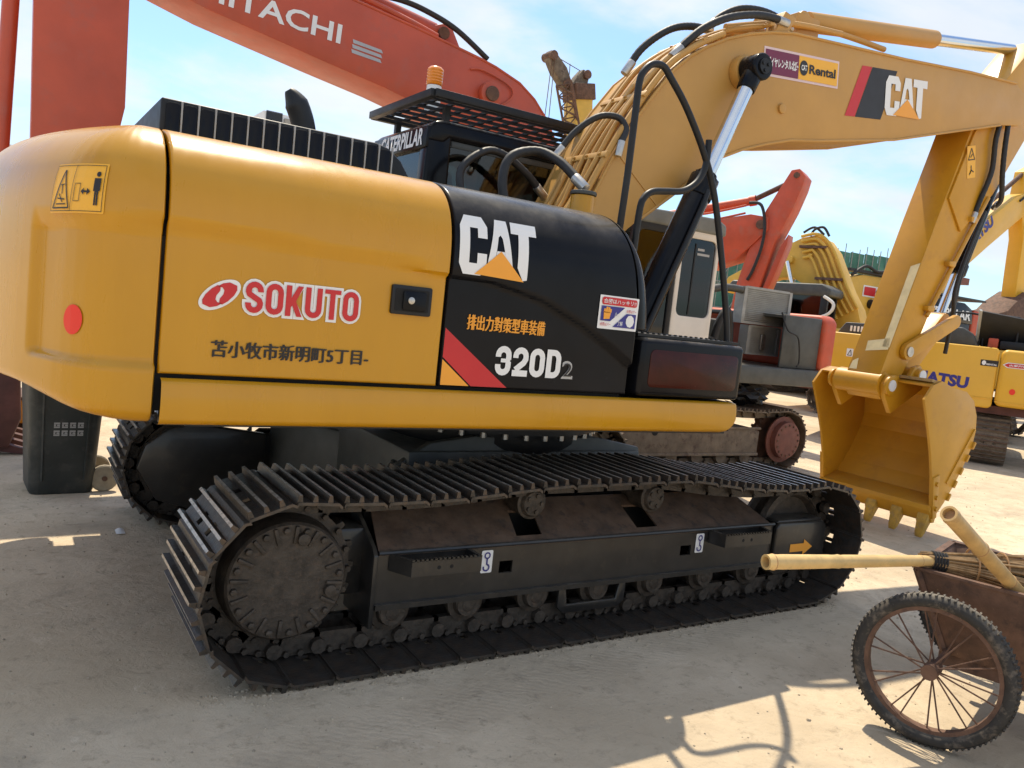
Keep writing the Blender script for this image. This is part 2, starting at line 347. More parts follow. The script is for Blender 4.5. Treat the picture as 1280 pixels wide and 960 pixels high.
def glyph(ch, w, h, t, g=0):
    """heavy condensed letter in a w x h box, stroke t; g grows it on all sides for an outline"""
    q = t/2; T = t+2*g; X, Z = w-q, h-q; rx = (w-t)/2; c = w/2; r = min(rx, h*.2)
    if ch in 'O0': return ribbon(arc(c, Z-r, rx, r, 0, 180)+arc(c, q+r, rx, r, 180, 360), T, True)
    if ch == 'U': return ribbon([(q, h+g)]+arc(c, q+r, rx, r, 180, 360)+[(X, h+g)], T)
    if ch == 'T': return [[(-g, h+g), (w+g, h+g), (w+g, h-t*.8-g), (-g, h-t*.8-g)], [(c-q-g, h-t*.8-g), (c+q+g, h-t*.8-g), (c+q+g, -g), (c-q-g, -g)]]
    if ch == 'K': return [[(-g, -g), (t+g, -g), (t+g, h+g), (-g, h+g)], [(t+g, h*.60+g), (t+g, h*.30-g), (w*.60, h*.50), (w+g, h+g), (w-t-g, h+g)], [(t+g+w*.04, h*.40), (w*.60, h*.50), (w+g*1.2, -g), (w-t-g, -g)]]
    if ch == 'S': return ribbon([(X, h*.68-g)]+arc(c, Z-r, rx, r, 0, 180)+[(q, h*.67), (q+w*.06, h*.59), (X-w*.06, h*.41), (X, h*.33)]+arc(c, q+r, rx, r, 0, -180)+[(q, h*.32+g)], T)
    if ch == '3': return ribbon([(q, Z-r-h*.07-g)]+arc(c, Z-r, rx, r, 180, 0)+[(X, h*.545)], T)+ribbon([(X-w*.03, h*.545), (X-w*.03, h*.475)], T*.85)+ribbon([(X, h*.475)]+arc(c, q+r, rx, r, 0, -180)+[(q, q+r+h*.07+g)], T)+[[(w*.34, h*.445), (w-t, h*.445), (w-t, h*.575), (w*.34, h*.575)]]
    if ch == '2': return ribbon([(q, Z-r-h*.07-g)]+arc(c, Z-r, rx, r, 180, 0)+[(X, h*.60), (X-w*.12, h*.47), (q+w*.02, t*1.02)], T)+[[(0, 0), (w, 0), (w, t), (0, t)]]
    if ch == 'D': return ribbon([(q, q)]+arc(c, q+r*1.1, rx, r*1.1, -90, 0, 6)+arc(c, Z-r*1.1, rx, r*1.1, 0, 90, 6)+[(q, Z)], T, True)
    return []
def letters(s, fn, box, m, parent, tk=.30, gap=.10, g=0, name='letter', e=.004):
    u0, u1, v0, v1 = box; n = len(s); w = (u1-u0)/(n+(n-1)*gap)
    for i, ch in enumerate(s):
        x = u0+i*w*(1+gap); b = MB()
        for k, p in enumerate(glyph(ch, w, v1-v0, w*tk, g)): b.add([fn(x+a, v0+c, e+.00008*k+.0007*(i % 2)) for a, c in p], [tuple(range(len(p)))])
        b.build(name, m, parent)
def side(y, e=.003): return lambda u, v: (u, y-e, v)

# ------------------------------------------------------------------ ground
struct(MB().add([(-400, -400, 0), (400, -400, 0), (400, 400, 0), (-400, 400, 0)], [(0, 1, 2, 3)]).build('ground', 'ground'))

# ------------------------------------------------------------------ crawler track used by every machine
def track_path(xr, xf, rr, rf, zr, zf, zb, tops):
    """outline of the shoe plates, rear to front: bottom, front arc, top run, rear arc"""
    P = [(x, zb) for x in lin(xr, xf, 60)]
    P += [(xf+rf*math.sin(t), zf-rf*math.cos(t)) for t in lin(.08, PI-.02, 40)]
    tp = sorted(tops, reverse=True)
    tp = [(xf, zf+rf)]+tp+[(xr, zr+rr)]
    for i in range(len(tp)-1):
        for k in range(1, 13): t = k/12; P.append((tp[i][0]+(tp[i+1][0]-tp[i][0])*t, tp[i][1]+(tp[i+1][1]-tp[i][1])*sst(t)*.5+(tp[i+1][1]-tp[i][1])*t*.5))
    P += [(xr-rr*math.sin(t), zr+rr*math.cos(t)) for t in lin(.02, PI-.08, 40)]
    return P
def stations(P, n):
    Q = P+[P[0]]; D = [0]
    for a, b in zip(Q, Q[1:]): D.append(D[-1]+math.hypot(b[0]-a[0], b[1]-a[1]))
    out = []; j = 0
    for i in range(n):
        t = D[-1]*i/n
        while D[j+1] < t: j += 1
        k = (t-D[j])/(D[j+1]-D[j]+1e-9); out.append((Q[j][0]+(Q[j+1][0]-Q[j][0])*k, Q[j][1]+(Q[j+1][1]-Q[j][1])*k))
    return out
def shoe_mesh(p, wd, mats, gh=.028):
    b = MB(); h = p*.5; w = wd/2
    # plate with turned edges (seen from outside: +z), rounded corners
    pl = [(-h*.97, -.014), (-h*.92, 0), (h*.80, 0), (h*.98, -.014), (h*.96, -.026), (h*.78, -.012), (-h*.90, -.012), (-h*.95, -.026)]
    hl = .055 if wd > .45 else 0; a_ = [(-h*.97, -.014), (-h*.92, 0), (-h*.62, 0), (-h*.62, -.012), (-h*.90, -.012), (-h*.95, -.026)]; c_ = [(-h*.02, 0), (h*.80, 0), (h*.98, -.014), (h*.96, -.026), (h*.78, -.012), (-h*.02, -.012)]
    b.prism(pl, -w, -hl-.05); b.prism(pl, -hl, hl); b.prism(pl, hl+.05, w)
    for y0 in (-hl-.05, hl): b.prism(a_, y0, y0+.05); b.prism(c_, y0, y0+.05)      # mud relief holes beside the chain
    for i, x in enumerate((-h*.86, -h*.22, h*.42)):
        g = gh if i != 1 else gh*.92; k = .012
        n0 = len(b.f)
        b.prism([(x-k, -.001), (x-.0065, g), (x+.0065, g), (x+k, -.001)], -w+.004, w-.004)
        for q in range(n0, len(b.f)):
            zs = [b.v[t][2] for t in b.f[q]]
            if min(zs) > g*.9: b.mi[q] = 1
    return b.mesh('track_shoe', mats, ang=25)
LAST = [None]
def make_track(root, P, n, yc, wd, mats, chainmat, shoe=None, chain=True, ys=None):
    ys = yc if ys is None else ys; S = stations(P, n); pitch = math.dist(S[0], S[1])
    me = shoe or shoe_mesh(pitch, wd, mats)
    ch = MB()
    for i in range(n):
        a = Vector((S[i][0], 0, S[i][1])); b = Vector((S[(i+1) % n][0], 0, S[(i+1) % n][1])); d = (b-a).normalized()
        out = Vector((d.z, 0, -d.x))       # outward (path runs counter-clockwise)
        for s in (-1, 1):
            c = (a+b)/2-out*.062+Vector((0, yc+s*.085, 0))
            ch.obox(c, (d, (0, 1, 0), out), ((b-a).length*.5+.012, .018, .045))
            if chain:
                ch.cyl(a-out*.055+Vector((0, yc+s*.10, 0)), a-out*.055+Vector((0, yc+s*.135, 0)), .034, n=10)
                for t in (.3, .62):
                    ch.cyl(a+(b-a)*t-out*.03+Vector((0, yc+s*.105, 0)), a+(b-a)*t-out*.03+Vector((0, yc+s*.122, 0)), .014, n=6)
        ch.cyl(a-out*.055+Vector((0, yc-.1, 0)), a-out*.055+Vector((0, yc+.1, 0)), .03, n=10)
    ch = ch.build('track_chain', chainmat, root)
    for i in range(n):
        a = S[i]; b = S[(i+1) % n]; mid = ((a[0]+b[0])/2, ys, (a[1]+b[1])/2)
        # local +x follows the chord reversed so that local +z points outward
        dx, dz = a[0]-b[0], a[1]-b[1]
        link('track_shoe', me, ch, mid, (random.uniform(-.006, .006), math.atan2(-dz, dx), 0))
    LAST[0] = ch
    return me

# ================================================================== main machine: black and yellow excavator
ex = thing('excavator', 'large yellow and black tracked excavator filling the foreground, red dot on counterweight', 'excavator')
CY, CZ, RC, RH, NE = -.95, 1.72, .43, .408, 2.75      # shoulder: squared-off roll from side to top
def roll(a):
    c, s = math.cos(a)**(2/NE), math.sin(a)**(2/NE); n = Vector((c**(NE-1)/RC, s**(NE-1)/RH)).normalized()
    return c, s, n.x, n.y
def roll_c(z): return max(0, 1-max(0, min(1, (z-CZ)/RH))**NE)**(1/NE)
def crease(x):
    A = [(-2.2, 1.765), (-1.85, 1.762), (-1.55, 1.75), (-1.25, 1.725), (-1.0, 1.708), (-.78, 1.703), (-.52, 1.65), (-.28, 1.555), (-.10, 1.465), (.04, 1.385), (.3, 1.2)]
    for (a, p), (b, q) in zip(A, A[1:]):
        if x <= b: return p+(q-p)*(x-a)/(b-a)
    return 1.2
def recess(x, z): return .026*sst((crease(x)-z+.008)/.016)
def prof_rows(z0, z1=CZ, top=-.58):
    rows = [(-1.38, z0, -1, 0, .03), (-1.38, z0+.0005, -1, 0, .006), (-1.38, z0+.006, -1, 0, 0)]
    k = int((z1-z0)/.011)
    rows += [(-1.38, z, -1, 0, 0) for z in lin(z0+.012, z1, k)]
    rows += [(CY-RC*c, CZ+RH*s, -nx, nz, 0) for c, s, nx, nz in (roll(R(89)*i/44) for i in range(1, 45))]
    rows += [(y, CZ+RH+.006+.012*i, 0, 1, 0) for i, y in enumerate(lin(-.85, top, 3))]
    return rows
def shear(x, z, k=1): return -k*.24*(max(0, z-1.5)/.62)**1.7
def panel(name, x0, x1, m, z0=1.238, frontk=0):
    rows = prof_rows(z0); xs = [(x0, .03), (x0+.0005, .006), (x0+.006, 0)]+[(x, 0) for x in lin(x0+.012, x1-.012, int((x1-x0)/.02))]+[(x1-.006, 0), (x1-.0005, .006), (x1, .03)]
    def fn(u, v):
        x, dx = u; y, z, ny, nz, dz = v; d = max(dx, dz)+recess(x, z)
        wx = ((x-x0)/(x1-x0))**3*frontk
        return (x+shear(x, z)*wx, y-ny*d, z-nz*d)
    return MB().grid(fn, xs, rows).build(name, m, ex, ang=50)
def skin(u, v, e=.004):      # point on the side skin for flat print
    d = recess(u, v)
    if v <= CZ: return (u, -1.38+d-e, v)
    c = roll_c(v); s = min(1, (v-CZ)/RH); n = Vector((c**(NE-1)/RC, s**(NE-1)/RH)).normalized(); return (u, CY-RC*c-n.x*(e-d), v+n.y*(e-d))
door = panel('side_door', -2.108, -1.006, 'yellow')
cover = panel('side_cover', -.994, .045, 'black', frontk=.5)
# rounded front corner strip of the black cover
def fstrip(u, v):
    y, z, ny, nz, dz = v; a = R(90)*u; d = .15*(1-math.cos(a))
    return (.052+.135*math.sin(a)+shear(0, z, .5+.5*u), y-ny*(d+dz), z-nz*(d+dz)*.6)
MB().grid(fstrip, lin(0, 1, 14), prof_rows(1.56)).build('cover_corner', 'black', ex, ang=50)
# dark core that closes the house behind the panels
k = MB(); k.box(-2.12, .03, -1.325, 1.2, 1.10, 1.72)
k.prism([(-1.325, 1.70), (-1.24, 1.95), (-.98, 2.08), (-.55, 2.11), (.2, 2.11), (.2, 1.70)], -2.115, -.08, 'yz')
k.box(-.9, .16, -1.21, -.45, 1.2, 1.80); k.box(.0, .82, -1.34, 1.3, 1.06, 1.22)
k.build('inner_frame', 'gap', ex)
MB().box(-2.0, .8, -1.33, 1.33, 1.045, 1.075).build('belly_plate', 'blackmat', ex)
# skirt below the panels
def skfn(u, v):
    z = 1.052+.172*v; xe = .84 if v > .55 else .84-.13*(1-math.sqrt(max(0, 1-((.55-v)/.55)**2)))
    x = -2.10+(xe+2.10)*u; b = .012*math.sin(PI*min(1, max(0, v)))
    y = -1.388-b
    if v < .16: y += .05*(1-math.sqrt(max(0, 1-((.16-v)/.16)**2)))
    if v > .93: y += .03*((v-.93)/.07)**2
    if u > .985: y += .10*((u-.985)/.015)**2
    return (x, y, z)
b = MB().grid(skfn, lin(0, .98, 40)+lin(.983, 1, 8), lin(0, 1, 26))
sk = b.build('side_skirt', 'yellow', ex, ang=60)
MB().box(-2.09, .74, -1.37, -1.30, 1.056, 1.22).build('skirt_backing', 'blackmat', ex)
# counterweight
OUT = [(-2.118, -1.375), (-2.17, -1.375), (-2.22, -1.370), (-2.27, -1.358), (-2.32, -1.335), (-2.365, -1.30), (-2.40, -1.258), (-2.43, -1.21)]
a0 = math.asin(1.17/2.715)
OUT += [(-2.715*math.cos(a), 2.715*math.sin(a)) for a in lin(-a0, a0, 46)]
OUT += [(x, -y) for x, y in OUT[7::-1]]
acc = [0]
for p, q in zip(OUT, OUT[1:]): acc.append(acc[-1]+math.dist(p, q))
def on_out(s):
    for i in range(len(acc)-1):
        if s <= acc[i+1] or i == len(acc)-2:
            t = (s-acc[i])/(acc[i+1]-acc[i]); p, q = OUT[i], OUT[i+1]
            def nrm(j):
                a = OUT[max(j-1, 0)]; c = OUT[min(j+1, len(OUT)-1)]; v = Vector((c[0]-a[0], c[1]-a[1])); v.normalize(); return Vector((v.y, -v.x))*-1
            n = (nrm(i)*(1-t)+nrm(i+1)*t).normalized(); 
            if n.dot(Vector((p[0]+.9, p[1]))) < 0: n = -n
            return (p[0]+(q[0]-p[0])*t, p[1]+(q[1]-p[1])*t, n.x, n.y)
def cwrec(s, z):
    S = acc[-1]; s = min(s, S-s)
    return .028*sst((1.768-.09*min(s, .5)-z+.010)/.024)*sst((z-1.262+.010)/.024)*sst((.56-s)/.035)
def cwfn(s, v):
    x, y, nx, ny = on_out(s); z, ins = v
    zb = 1.055+.075*sst(min(s, acc[-1]-s)/.75)
    if z < 1.30: z = zb+(z-1.05)*(1.30-zb)/.25
    d = ins+cwrec(s, z)
    e = min(s, acc[-1]-s)
    if e < .008: d += .03*(1-e/.008)**2
    return (x-nx*d, y-ny*d, z)
vs = [(1.05, .6), (1.05, .14), (1.052, .07), (1.06, .038), (1.075, .016), (1.095, .005), (1.12, 0)]+[(z, 0) for z in lin(1.14, 1.72, 46)]
vs += [(CZ+RH*roll(R(88)*i/36)[1], RC*(1-roll(R(88)*i/36)[0])) for i in range(1, 37)]+[(CZ+RH+.004, .6)]
ss = [0, .003, .008]+lin(.016, .7, 60)+lin(.72, acc[-1]-.72, 40)+lin(acc[-1]-.7, acc[-1]-.008, 30)+[acc[-1]]
cw = MB().grid(cwfn, ss, vs).build('counterweight', 'yellow', ex, ang=60)
k = MB(); k.prism([(-1.29, 1.08), (-1.29, 1.72), (-1.2, 1.95), (-.9, 2.09), (.9, 2.09), (1.2, 1.95), (1.29, 1.72), (1.29, 1.08)], -2.2, -2.10, 'yz'); k.build('counterweight_core', 'gap', ex)
def cwskin(s, z, e=.004):
    x, y, nx, ny = on_out(s); d = cwrec(s, z)-e
    if z > CZ: d += RC*(1-roll_c(z))
    return (x-nx*d, y-ny*d, z)
# print on the counterweight: u runs towards the seam
S0 = .45
cwz = lambda u, v: v+.026+.05*(u-.135)
cwf = lambda u, v: cwskin(S0-u, cwz(u, v))
cwf2 = lambda u, v: cwskin(S0-u, cwz(u, v), .007)
shape([rrect(.02, .255, 1.735, 1.905, .004)], cwf, 'stickyel', cw, 'warning_sign', .03)
def frame(x0, x1, y0, y1, t): return [[(x0, y0), (x1, y0), (x1, y0+t), (x0, y0+t)], [(x0, y1-t), (x1, y1-t), (x1, y1), (x0, y1)], [(x0, y0+t), (x0+t, y0+t), (x0+t, y1-t), (x0, y1-t)], [(x1-t, y0+t), (x1, y0+t), (x1, y1-t), (x1-t, y1-t)]]
def stroke(pts, w):
    out = []
    for (a, b), (c, d) in zip(pts, pts[1:]):
        l = math.hypot(c-a, d-b) or 1; nx, ny = -(d-b)/l*w/2, (c-a)/l*w/2
        out.append([(a+nx, b+ny), (c+nx, d+ny), (c-nx, d-ny), (a-nx, b-ny)])
    return out
pic = frame(.026, .249, 1.741, 1.899, .002)+[[(.128, 1.742), (.130, 1.742), (.130, 1.898), (.128, 1.898)]]
pic += stroke([(.038, 1.752), (.120, 1.752), (.079, 1.882), (.038, 1.752)], .005)
pic += stroke([(.055, 1.765), (.104, 1.765)], .004)+stroke([(.06, 1.785), (.098, 1.781)], .004)+stroke([(.068, 1.80), (.086, 1.772)], .004)+stroke([(.082, 1.80), (.078, 1.83)], .004)+stroke([(.07, 1.83), (.09, 1.833)], .003)
pic += stroke([(.140, 1.775), (.140, 1.835), (.163, 1.835), (.163, 1.775), (.140, 1.775)], .002)
pic += [[(.168, 1.808), (.180, 1.796), (.180, 1.805), (.192, 1.805), (.192, 1.796), (.204, 1.808), (.192, 1.82), (.192, 1.811), (.180, 1.811), (.180, 1.82)]]
pic += [ell(.226, 1.868, .008, .009, 12), [(.214, 1.854), (.238, 1.854), (.238, 1.81), (.233, 1.81), (.233, 1.762), (.227, 1.762), (.227, 1.805), (.225, 1.805), (.225, 1.762), (.219, 1.762), (.219, 1.81), (.214, 1.81)]]
shape(pic, cwf2, 'ink', cw, 'warning_pictogram', .03)
shape([ell(.135, 1.374, .047, .052, 36)], cwf, 'dotred', cw, 'red_dot', .02)
# print on the yellow door
shape([ell(-1.918, 1.536, .083, .043, 40, R(35))], lambda u, v: skin(u, v, .003), 'white', door, 'logo_disc', .03)
lobe = lambda sg: [(-1.918+sg*x*math.cos(R(35))-sg*y*math.sin(R(35)), 1.536+sg*x*math.sin(R(35))+sg*y*math.cos(R(35))) for x, y in
    [(-.070, .002), (-.062, .016), (-.042, .027), (-.012, .034), (.012, .034), (.018, .024), (.008, .012), (-.012, .004), (-.022, -.006), (-.022, -.018), (-.010, -.030), (-.030, -.030), (-.054, -.021)]]
shape([lobe(1), lobe(-1)], lambda u, v: skin(u, v, .005), 'stickred', door, 'logo_lobe', .03)
letters('SOKUTO', skin, (-1.828, -1.388, 1.481, 1.597), 'white', door, .33, .15, .0105, 'letter_outline', .003)
letters('SOKUTO', skin, (-1.828, -1.388, 1.481, 1.597), 'stickred', door, .32, .15, e=.0078)
for i in range(3): text('苫小牧市新明町5丁目-', lambda u, v: skin(u, v, .004+.0006*i), (-1.937+.0022*i, -1.329+.0022*i, 1.308+.0008*i, 1.370+.0008*i), 'ink', door, 0, 'address_lettering')
# door latch
lt = MB(); lt.prism(rrect(-1.252, -1.072, 1.528, 1.648, .008, 2), -1.369, -1.34); lt = lt.build('door_latch', 'blackmat', door, .003)
MB().prism(rrect(-1.238, -1.086, 1.542, 1.634, .006, 2), -1.3705, -1.3685).build('latch_recess', 'gap', lt)
MB().prism(rrect(-1.205, -1.10, 1.548, 1.626, .008, 2), -1.379, -1.3695).build('latch_paddle', 'black', lt, .003)
MB().cyl((-1.17, -1.376, 1.588), (-1.17, -1.384, 1.588), .015, n=16).build('lock_barrel', 'steelfit', lt, .002)
# print on the black cover
sk4 = lambda u, v: skin(u, v, .004); sk6 = lambda u, v: skin(u, v, .007)
def cat_logo(fn, fn2, parent, x0, x1, z0, z1, cuts, tri='orange'):
    w = x1-x0; h = z1-z0; X = lambda t: x0+w*t; Z = lambda t: z0+h*t
    # C, A, T drawn as bold condensed strokes with cut corners
    c = [(.0, .18), (.06, .0), (.28, .0), (.345, .14), (.345, .38), (.225, .38), (.225, .20), (.125, .20), (.125, .80), (.225, .80), (.225, .64), (.345, .64), (.345, .84), (.28, 1.0), (.06, 1.0), (.0, .82)]
    c1 = [[(.0, .18), (.06, .0), (.125, .2), (.125, .8), (.06, 1.), (.0, .82)], [(.06, .0), (.28, .0), (.345, .14), (.225, .2), (.125, .2)], [(.345, .14), (.345, .38), (.225, .38), (.225, .2)], [(.06, 1.), (.125, .8), (.225, .8), (.345, .84), (.28, 1.)], [(.225, .8), (.225, .64), (.345, .64), (.345, .84)]]
    A = [[(.345, .10), (.45, 1.0), (.53, 1.0), (.49, .70), (.455, .30)], [(.53, 1.0), (.60, 1.0), (.70, .12), (.60, .30), (.545, .68)], [(.455, .30), (.475, .46), (.575, .46), (.60, .30), (.53, .38)], [(.49, .70), (.53, 1.0), (.545, .68), (.518, .74)]]
    t = [[(.655, 1.0), (1.0, 1.0), (1.0, .80), (.655, .80)], [(.755, .80), (.895, .80), (.895, .02), (.84, .0), (.80, .10), (.755, .22)]]
    for polys, nm in ((c1, 'letter_c'), (A, 'letter_a'), (t, 'letter_t')):
        shape([[(X(a), Z(b)) for a, b in p] for p in polys], fn, 'white', parent, nm, cuts)
    shape([[(X(.20), Z(.02)), (X(.85), Z(-.02)), (X(.525), Z(.46))]], fn2, tri, parent, 'logo_triangle', cuts)
cat_logo(sk4, sk6, cover, -.972, -.585, 1.725, 1.972, .025)
for i in range(3): text('排出力對策型車装備', lambda u, v: skin(u, v, .004+.0006*i), (-.890+.002*i, -.486+.002*i, 1.49+.0008*i, 1.556+.0008*i), 'orange', cover, 0)
letters('320D', skin, (-.728, -.372, 1.30, 1.432), 'white', cover, .34, .12)
text('2', sk4, (-.362, -.296, 1.300, 1.385), 'silver', cover, .02, 'lettering'); text('2', sk6, (-.352, -.306, 1.312, 1.374), 'ink', cover, -.005, 'lettering_fill')
shape([[(-.99, 1.49), (-.99, 1.365), (-.84, 1.245), (-.655, 1.245)]], sk4, 'stickred', cover, 'red_stripe')
shape([[(-.99, 1.355), (-.99, 1.245), (-.85, 1.245)]], sk4, 'orange', cover, 'yellow_stripe')
# signalling sticker
sx0, sx1, sz0, sz1 = -.205, .035, 1.553, 1.712
shape([rrect(sx0, sx1, sz0, sz1, .004)], sk4, 'white', cover, 'sticker', .04)
shape([rrect(sx0+.012, sx1-.012, sz1-.044, sz1-.008, .012)], sk6, 'stickred', cover, 'sticker_banner', .03)
sk9 = lambda u, v: skin(u, v, .009); sk11 = lambda u, v: skin(u, v, .012)
text('合図はハッキリ!!', sk9, (sx0+.02, sx1-.02, sz1-.037, sz1-.015), 'white', cover, .01)
shape([[(sx0+.012, sz0+.038), (sx0+.012, sz1-.050), (sx0+.155, sz1-.050), (sx0+.072, sz0+.038)], [(sx0+.09, sz0+.012), (sx1-.012, sz0+.012), (sx1-.012, sz1-.078), (sx0+.168, sz1-.078)]], sk6, 'blue', cover, 'sticker_panel', .03)
def hand(cx, cz, s):
    P = [[(cx-.020*s, cz-.030*s), (cx+.018*s, cz-.026*s), (cx+.022*s, cz+.005*s), (cx-.022*s, cz+.008*s)]]
    for i, (x, h) in enumerate(((-.018, .022), (-.005, .032), (.008, .030), (.019, .022))): P.append([(cx+(x-.006)*s, cz+.004*s), (cx+(x+.006)*s, cz+.003*s), (cx+(x+.008)*s, cz+h*s), (cx+(x-.003)*s, cz+(h+.002)*s)])
    return P
shape(hand(sx0+.048, sz0+.074, .95), sk9, 'orange', cover, 'sticker_hand', .03); shape([ell(sx1-.048, sz0+.046, .026, .030, 9)], sk9, 'white', cover, 'sticker_fist', .03)
text('止って', sk9, (sx0+.095, sx0+.132, sz0+.062, sz0+.085), 'white', cover, .006); text('了解', sk9, (sx0+.115, sx0+.148, sz0+.02, sz0+.042), 'white', cover, .006)
text('合図はグー', sk9, (sx0+.165, sx1-.014, sz1-.073, sz1-.058), 'stickred', cover, .006); text('合図はパー', sk9, (sx0+.012, sx0+.075, sz0+.014, sz0+.03), 'stickred', cover, .006)
# tool box in front of the cover
tb = MB(); tb.box(.092, .822, -1.385, -.62, 1.236, 1.530); tb = tb.build('tool_box', 'black', ex, .028, seg=4)
MB().prism(rrect(.15, .775, 1.285, 1.475, .03, 4), -1.3885, -1.38).build('box_panel', 'darkred', tb, .002)  # dark red face laid on the front of the black box
lid = MB(); lid.box(.10, .83, -1.33, -.62, 1.533, 1.548)
for i in range(18): lid.cyl((.14+i*.038, -1.27, 1.547), (.14+i*.038, -1.27, 1.556), .008, n=6)
lid.build('tread_plate', 'blackmat', tb)

# ---- engine hood with upright louvre panes, exhaust stack
hd = MB(); hd.prism([(-2.05, 2.12), (-2.05, 2.335), (-1.07, 2.335), (-1.0, 2.32), (-.93, 2.27), (-.88, 2.20), (-.86, 2.12)], -.585, .9)
hd = hd.build('engine_hood', 'blackmat', ex, .012, seg=3)
for i in range(15):
    x = -2.03+i*.070
    MB().prism(rrect(x, x+.058, 2.13, 2.318 - (.0 if i < 14 else .01), .016, 4), -.597, -.584).build('louvre_pane', 'black', hd, .003)
    MB().box(x+.060, x+.068, -.600, -.584, 2.12, 2.328).build('louvre_rib', 'grey', hd, .002)
st = MB(); st.tube([(-1.19, .2, 2.2), (-1.19, .2, 2.40), (-1.205, .2, 2.50), (-1.25, .2, 2.60), (-1.30, .2, 2.665)], .066, 18, 6, rfn=lambda i, n: .066*(1 if i < n-7 else 1-.11*(i-(n-7))))
st.build('exhaust_stack', 'blackmat', ex)

# ---- hydraulic tank filler beside the boom, hoses
fl = MB(); fl.cyl((.11, -.72, 2.0), (.11, -.72, 2.262), .068, n=28); fl.build('filler_neck', 'yellow', ex, .006)
MB().cyl((.11, -.72, 2.264), (.11, -.72, 2.285), .074, n=28).build('filler_flange', 'greyd', ex, .004)
def hose(name, pts, r=.021, ends=True, m='rubber', parent=None):
    b = MB(); n = 10
    b.tube(pts, r, 12, n, rfn=lambda i, t: r*(1.0+.055*(i % 2)))
    o = b.build(name, m, parent or ex, ang=80)
    if ends:
        for p, q in ((pts[0], pts[1]), (pts[-1], pts[-2])):
            p = Vector(p); q = Vector(q); d = (q-p).normalized()
            MB().cyl(p-d*.03, p+d*.07, r*1.22, n=12).build('hose_fitting', 'steelfit', o, .003)
    return o
hose('hydraulic_hose', [(-.20, -.45, 2.10), (-.24, -.42, 2.30), (-.19, -.40, 2.45), (-.03, -.42, 2.51), (.05, -.55, 2.45), (.11, -.70, 2.32)], .026)
hose('hydraulic_hose', [(-.18, .12, 2.2), (-.20, .18, 2.42), (-.04, .20, 2.57), (.11, .20, 2.58), (.30, .20, 2.49), (.44, .20, 2.38)], .024)
hose('hydraulic_hose', [(.30, -.12, 2.58), (.40, -.16, 2.74), (.52, -.22, 2.85), (.63, -.28, 2.86), (.67, -.32, 2.79), (.63, -.34, 2.70), (.62, -.34, 2.64)], .020)

# ---- handrails
rail = lambda pts, r=.0175: MB().tube(pts, r, 12, 6).build('handrail', 'blackmat', ex)
rail([(-.01, -1.22, 2.02), (-.015, -1.24, 2.3), (-.02, -1.25, 2.6), (-.018, -1.25, 2.75), (.0, -1.25, 2.81), (.05, -1.25, 2.857), (.12, -1.25, 2.865), (.18, -1.25, 2.82), (.31, -1.25, 2.70), (.47, -1.25, 2.50), (.58, -1.25, 2.30), (.70, -1.25, 1.96), (.80, -1.25, 1.62), (.81, -1.25, 1.53)])
rail([(.08, -1.24, 1.9), (.08, -1.25, 2.15), (.10, -1.25, 2.22), (.15, -1.25, 2.258), (.24, -1.25, 2.275), (.35, -1.25, 2.295), (.43, -1.25, 2.345), (.475, -1.25, 2.41), (.49, -1.25, 2.48), (.488, -1.25, 2.58)])

# ---- cab
cabp = MB(); cabp.box(-.34, 1.25, .42, 1.30, 1.2, 2.22); cab = cabp.build('cab', 'black', ex, .04, seg=3)
MB().prism([(-.345, 2.60), (-.335, 2.69), (-.30, 2.74), (-.24, 2.755), (1.0, 2.755), (1.18, 2.72), (1.26, 2.60), (1.2, 2.60), (1.1, 2.64), (-.18, 2.64), (-.22, 2.60)], .40, 1.32).build('cab_roof', 'black', cab, .035, seg=3)
def post(x0, x1, x2, x3, y0, y1): return MB().prism([(x0, 2.20), (x1, 2.20), (x3, 2.68), (x2, 2.68)], y0, y1).build('cab_pillar', 'black', cab, .02, seg=3)
post(-.345, -.165, -.335, -.165, .405, .53); post(-.345, -.22, -.335, -.22, 1.19, 1.31); post(1.12, 1.24, 1.06, 1.18, .41, .48); post(1.12, 1.24, 1.06, 1.18, 1.24, 1.31); post(.52, .57, .52, .57, 1.25, 1.31)
MB().box(-.165, 1.15, .432, .440, 2.20, 2.66).build('side_window', 'glass', cab)
MB().box(-.165, 1.15, 1.285, 1.293, 2.20, 2.66).build('side_window', 'glass', cab)
MB().box(-.318, -.310, .53, 1.19, 2.20, 2.60).build('rear_window', 'glass', cab)
MB().prism([(-.350, 2.565), (-.342, 2.705), (-.28, 2.705), (-.29, 2.565)], .41, 1.31).build('rear_header', 'black', cab, .008)
for p in (MB().box(-.155, 1.1, .426, .436, 2.60, 2.64), ): p.build('window_seal', 'greyd', cab, .003)
MB().box(-.12, .06, .442, .448, 2.21, 2.34).build('window_notice', mat('pale_green_paper', (.45, .66, .58), .6), cab)
seat = MB(); seat.box(.0, .5, .65, 1.1, 2.0, 2.12); seat.prism([(-.02, 2.1), (.1, 2.1), (.0, 2.5), (-.1, 2.5)], .68, 1.06); seat.build('seat', 'greyd', cab, .04)
rearf = lambda u, v: (-.354+(v-2.575)*.064, -u, v)
text('CATERPILLAR', rearf, (-1.15, -.46, 2.582, 2.695), 'white', cab, .03)
shape([[(-1.10, 2.586), (-1.02, 2.586), (-1.06, 2.635)]], lambda u, v: (-.357+(v-2.575)*.064, -u, v), 'orange', cab, 'logo_triangle')
